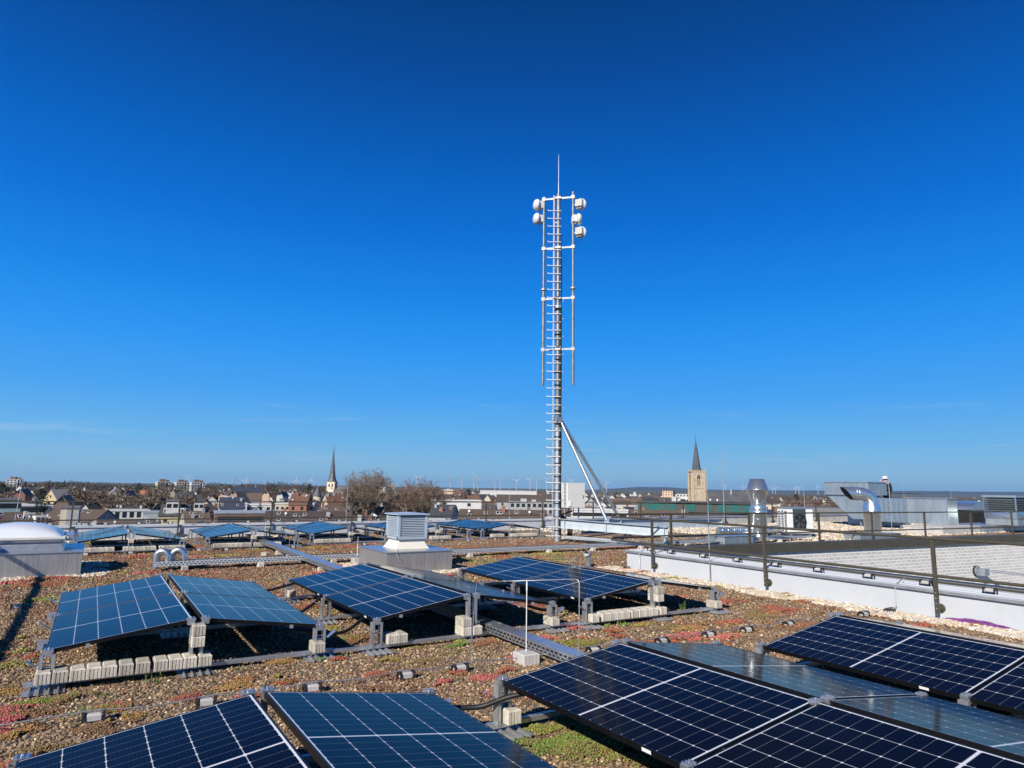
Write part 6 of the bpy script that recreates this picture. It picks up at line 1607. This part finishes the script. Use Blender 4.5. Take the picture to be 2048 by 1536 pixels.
def build_ground_cover():
    n1, n2, n3 = 125000, 110000, 75000
    xs, ys, sc = [], [], []
    for n, r0, r1, s0, s1 in ((n1, 2.0, 9.5, .0055, .0145), (n2, 9.5, 16, .008, .017), (n3, 16, 27, .012, .022)):
        x, y = wedge(n, r0, r1); xs.append(x); ys.append(y); sc.append(s0+(s1-s0)*RNG.random(n)**1.8)
    x = np.concatenate(xs); y = np.concatenate(ys); s = np.concatenate(sc)
    ok = on_deck(x, y); x, y, s = x[ok], y[ok], s[ok]
    pal = pale_zone(x, y)
    gap = fbm(x*1.5, y*1.5, 40)
    k = ~pal & (RNG.random(len(x)) < np.clip(1.25-(gap-.42)*1.6, .35, 1))
    c = np.array([(.10, .08, .062), (.19, .14, .10), (.29, .215, .15), (.40, .31, .22), (.22, .17, .135), (.50, .41, .30), (.30, .18, .11), (.64, .56, .45), (.16, .145, .135)])
    pr = np.array([.17, .19, .16, .12, .12, .08, .07, .04, .05]); pr /= pr.sum()
    ti = c[RNG.choice(len(c), len(x), p=pr)]*(.7+.5*RNG.random((len(x), 1)))*np.array([1.02, .92, .75])
    z = s*.35
    P3 = np.column_stack([x, y, z])
    prot = [stone_proto(i, 2) for i in range(5)]
    scatter('gravel', P3[k], s[k], ti[k], prot, 'brown and tan gravel covering the green roof', 'gravel')
    # pale pebble strips
    n = 42000
    xs = np.concatenate([RNG.uniform(9.6, 10.2, 14000), RNG.uniform(4.7, 7.0, 7000), RNG.uniform(-2.6, .5, 9000), RNG.uniform(-13, 10, 9000), RNG.uniform(15, 45, 26000)])
    ys = np.concatenate([RNG.uniform(1.5, 11.9, 14000), RNG.uniform(12.4, 14.9, 7000), RNG.uniform(14.6, 17.6, 9000), RNG.uniform(23.3, 23.95, 9000), RNG.uniform(14.7, 23.9, 26000)])
    ok = on_deck(xs, ys); xs, ys = xs[ok], ys[ok]; pz = pale_zone(xs, ys); xs, ys = xs[pz], ys[pz]
    s = .013+.017*RNG.random(len(xs)); s = np.where(xs > 12, s*1.7, s)
    c = np.array([(.62, .54, .42), (.52, .42, .30), (.70, .66, .58), (.38, .30, .22), (.48, .45, .42), (.58, .46, .30)])
    ti = c[RNG.integers(0, len(c), len(xs))]*(.8+.35*RNG.random((len(xs), 1)))
    scatter('pale_pebbles', np.column_stack([xs, ys, s*.4]), s, ti, prot, 'strips of pale rounded pebbles along parapets and metal upstands', 'gravel')
    # sedum: many small leaf rosettes heaped into cushions
    px_, py_, pz_, ps, pt = [], [], [], [], []
    for (bx, by, rx, ry, col) in BLOBS:
        d = math.hypot(bx, by); lf = .0058 if d < 8 else .010 if d < 14 else .018
        n = int(min(2600, 1.3*rx*ry*3.14/(lf*lf)/1.9)); n = int(n*(1 if d < 9 else .8))
        u = RNG.normal(0, .5, n); v = RNG.normal(0, .5, n)
        ang = vnoise(np.full(n, bx*3.), np.full(n, by*3.), 3)*3.14
        X = bx+u*rx; Y = by+v*ry; rr = np.sqrt(u*u+v*v)
        keep = (rr < 1.15) & (fbm(X*9, Y*9, 12) > .36+.25*rr*rr) & on_deck(X, Y); X, Y, rr = X[keep], Y[keep], rr[keep]
        hh = .035*np.clip(1-rr*.8, 0, 1)*RNG.uniform(.3, 1.1, len(X))
        px_.append(X); py_.append(Y); pz_.append(hh+.004); ps.append(lf*RNG.uniform(.6, 1.35, len(X)))
        tint = np.array(col)*(.6+.8*RNG.random((len(X), 1)))
        mixer = RNG.random(len(X)) < .26; tint[mixer] = np.array(rb.choice((GRN, ORG, BRN, OLV)))*(.6+.7*RNG.random((mixer.sum(), 1))); pt.append(tint)
    # thin creeping cover between the stones
    n = 110000; x, y = wedge(n, 2.2, 24); f = fbm(x*.9, y*.9, 71); ok = on_deck(x, y) & ~pale_zone(x, y) & (f > np.where(y > 8, .46, .53)); x, y, f = x[ok], y[ok], f[ok]
    px_.append(x); py_.append(y); pz_.append(RNG.uniform(.004, .02, len(x))); ps.append(np.where(np.hypot(x, y) < 9, .0075, .015)*RNG.uniform(.6, 1.3, len(x)))
    hue = fbm(x*.5, y*.5, 90); cs = np.array([(.25, .10, .065), BRN, (.28, .115, .07), BRN, OLV]); pt.append(cs[np.clip((hue*8-1.6+RNG.normal(0, .5, len(x))).astype(int), 0, 4)]*(.55+.7*RNG.random((len(x), 1))))
    scatter('sedum', np.column_stack([np.concatenate(px_), np.concatenate(py_), np.concatenate(pz_)]), np.concatenate(ps), np.concatenate(pt), [stone_proto(20+i, 1, 'sedum', .5, 2.2) for i in range(3)], 'low red, pink, orange and green sedum cushions growing through the gravel', 'sedum')
build_ground_cover()
# a few dry grass tufts and green weeds by the rails
def weeds():
    rg = random.Random(9); b = MB()
    for (x, y, n, h) in ((2.35, 6.92, 14, .05), (5.95, 6.83, 12, .06), (7.3, 7.1, 10, .14), (7.45, 7.2, 8, .16), (1.35, 6.9, 12, .05), (.62, 6.85, 8, .10), (.3, 6.6, 10, .05), (.1, 6.2, 12, .07), (2.0, 7.05, 10, .07), (4.55, 6.75, 10, .05), (2.55, 8.0, 14, .07)):
        for _ in range(n):
            a = rg.random()*6.28; d = Vector((math.cos(a), math.sin(a), 0))*rg.uniform(.2, 1)*h*.7; p = Vector((x+rg.gauss(0, .035), y+rg.gauss(0, .035), 0)); s = Vector((-d.y, d.x, 0)).normalized()*.004
            b.add([p-s, p+s, p+d*.5+Vector((0,0,h*.7))+s, p+d*.5+Vector((0,0,h*.7))-s, p+d+Vector((0,0,h*rg.uniform(.7, 1.1)))], [(0,1,2,3), (3,2,4)])
    tag(obj('weeds', b, mat('weed_green', (.09, .15, .03), .7, 0, .3, 8)), 'small green weeds sprouting along the aluminium rails', 'weeds', None, 'stuff')
weeds()

# ================================================================== AIR, LIGHT, CAMERA
def haze():
    b = MB(); b.bb((-19000, -19000, GZ-1.5), (19000, 19000, 165)); m = bpy.data.materials.new('pale_haze'); m.use_nodes = True; t = m.node_tree
    for n in list(t.nodes): t.nodes.remove(n)
    o = N(t, 'ShaderNodeOutputMaterial'); v = N(t, 'ShaderNodeVolumePrincipled'); v.inputs['Color'].default_value = (.42, .68, 1.0, 1); v.inputs['Density'].default_value = HAZE; v.inputs['Anisotropy'].default_value = .2
    L(t, v.outputs[0], o.inputs['Volume']); tag(obj('haze', b, m), kind='stuff'); bpy.data.objects['haze']['label'] = 'thin pale blue air haze over the plain'; bpy.data.objects['haze']['category'] = 'haze'
HAZE = 3.2e-5
haze()
SUN = Vector((-1.43, -.78, 1.0)).normalized()
sl = bpy.data.lights.new('sun', 'SUN'); sl.energy = 5.0; sl.angle = R(.53); sl.color = (1.0, .93, .82)
so = bpy.data.objects.new('sun', sl); COL.objects.link(so); so.rotation_euler = SUN.to_track_quat('Z', 'Y').to_euler(); so.location = (-20, -10, 30)
W = bpy.data.worlds.new('World'); SC.world = W; W.use_nodes = True; wt = W.node_tree
bg = wt.nodes['Background']; sky = wt.nodes.new('ShaderNodeTexSky'); sky.sky_type = 'NISHITA'; sky.sun_disc = False
sky.sun_elevation = math.asin(SUN.z); sky.sun_rotation = math.atan2(SUN.x, SUN.y); sky.air_density = 1.0; sky.dust_density = .3; sky.ozone_density = 4.0; sky.altitude = 60
# the deep polarised blue of this day: a gradient over the height above the horizon, with the Nishita sky mixed in
tcw = wt.nodes.new('ShaderNodeTexCoord'); sx = wt.nodes.new('ShaderNodeSeparateXYZ'); wt.links.new(tcw.outputs['Generated'], sx.inputs[0])
SKYK = 8.0
grad = ramp(wt, sx.outputs[2], [(0, (.27, .49, .70)), (.03, (.242, .503, .76)), (.07, (.141, .456, .84)), (.129, (.065, .366, .896)), (.2, (.024, .31, .90)), (.275, (.008, .235, .80)), (.37, (.002, .158, .65)), (.47, (.001, .103, .475)), (.56, (.001, .066, .315)), (.63, (.001, .048, .226)), (1, (.003, .03, .16))])
cm = N(wt, 'ShaderNodeMapping'); cm.inputs['Scale'].default_value = (2.2, 2.2, 34); L(wt, tcw.outputs['Generated'], cm.inputs[0])
cn = N(wt, 'ShaderNodeTexNoise'); cn.inputs['Scale'].default_value = 2.0; cn.inputs['Detail'].default_value = 7; cn.inputs['Roughness'].default_value = .62; L(wt, cm.outputs[0], cn.inputs['Vector'])
wisp = mathn(wt, 'MULTIPLY', ramp(wt, cn.outputs[0], [(.58, 0), (.78, 1)]), ramp(wt, sx.outputs[2], [(.02, 0), (.05, .30), (.10, .22), (.17, 0)]))
grad = mixc(wt, wisp, grad, (.62, .72, .84))      # thin cloud wisps low in the sky
vs_ = wt.nodes.new('ShaderNodeVectorMath'); vs_.operation = 'SCALE'; wt.links.new(grad, vs_.inputs[0]); vs_.inputs['Scale'].default_value = SKYK
mx = mixc(wt, .008, vs_.outputs[0], sky.outputs[0]); wt.links.new(mx, bg.inputs['Color']); bg.inputs['Strength'].default_value = .1
cam = bpy.data.cameras.new('camera'); co = bpy.data.objects.new('camera', cam); COL.objects.link(co)
cam.sensor_width = 36; cam.lens = 36*1336.5/2048; cam.clip_start = .05; cam.clip_end = 60000
pitch = math.atan((975.0-768)/1336.5); roll = .0146
fw = Vector((math.sin(YAW)*math.cos(pitch), math.cos(YAW)*math.cos(pitch), math.sin(pitch))); r0 = Vector((math.cos(YAW), -math.sin(YAW), 0)); u0 = r0.cross(fw)
rv = r0*math.cos(roll)+u0*math.sin(roll); uv_ = -r0*math.sin(roll)+u0*math.cos(roll)
m4 = Matrix((rv, uv_, -fw)).transposed().to_4x4(); m4.translation = (0, 0, H_CAM); co.matrix_world = m4
SC.camera = co
SC.view_settings.view_transform = 'Standard'; SC.view_settings.look = 'None'; SC.view_settings.exposure = .32; SC.view_settings.gamma = 1
SC.cycles.max_bounces = 6; SC.cycles.volume_bounces = 0; SC.cycles.use_denoising = True; SC.cycles.caustics_reflective = False; SC.cycles.caustics_refractive = False
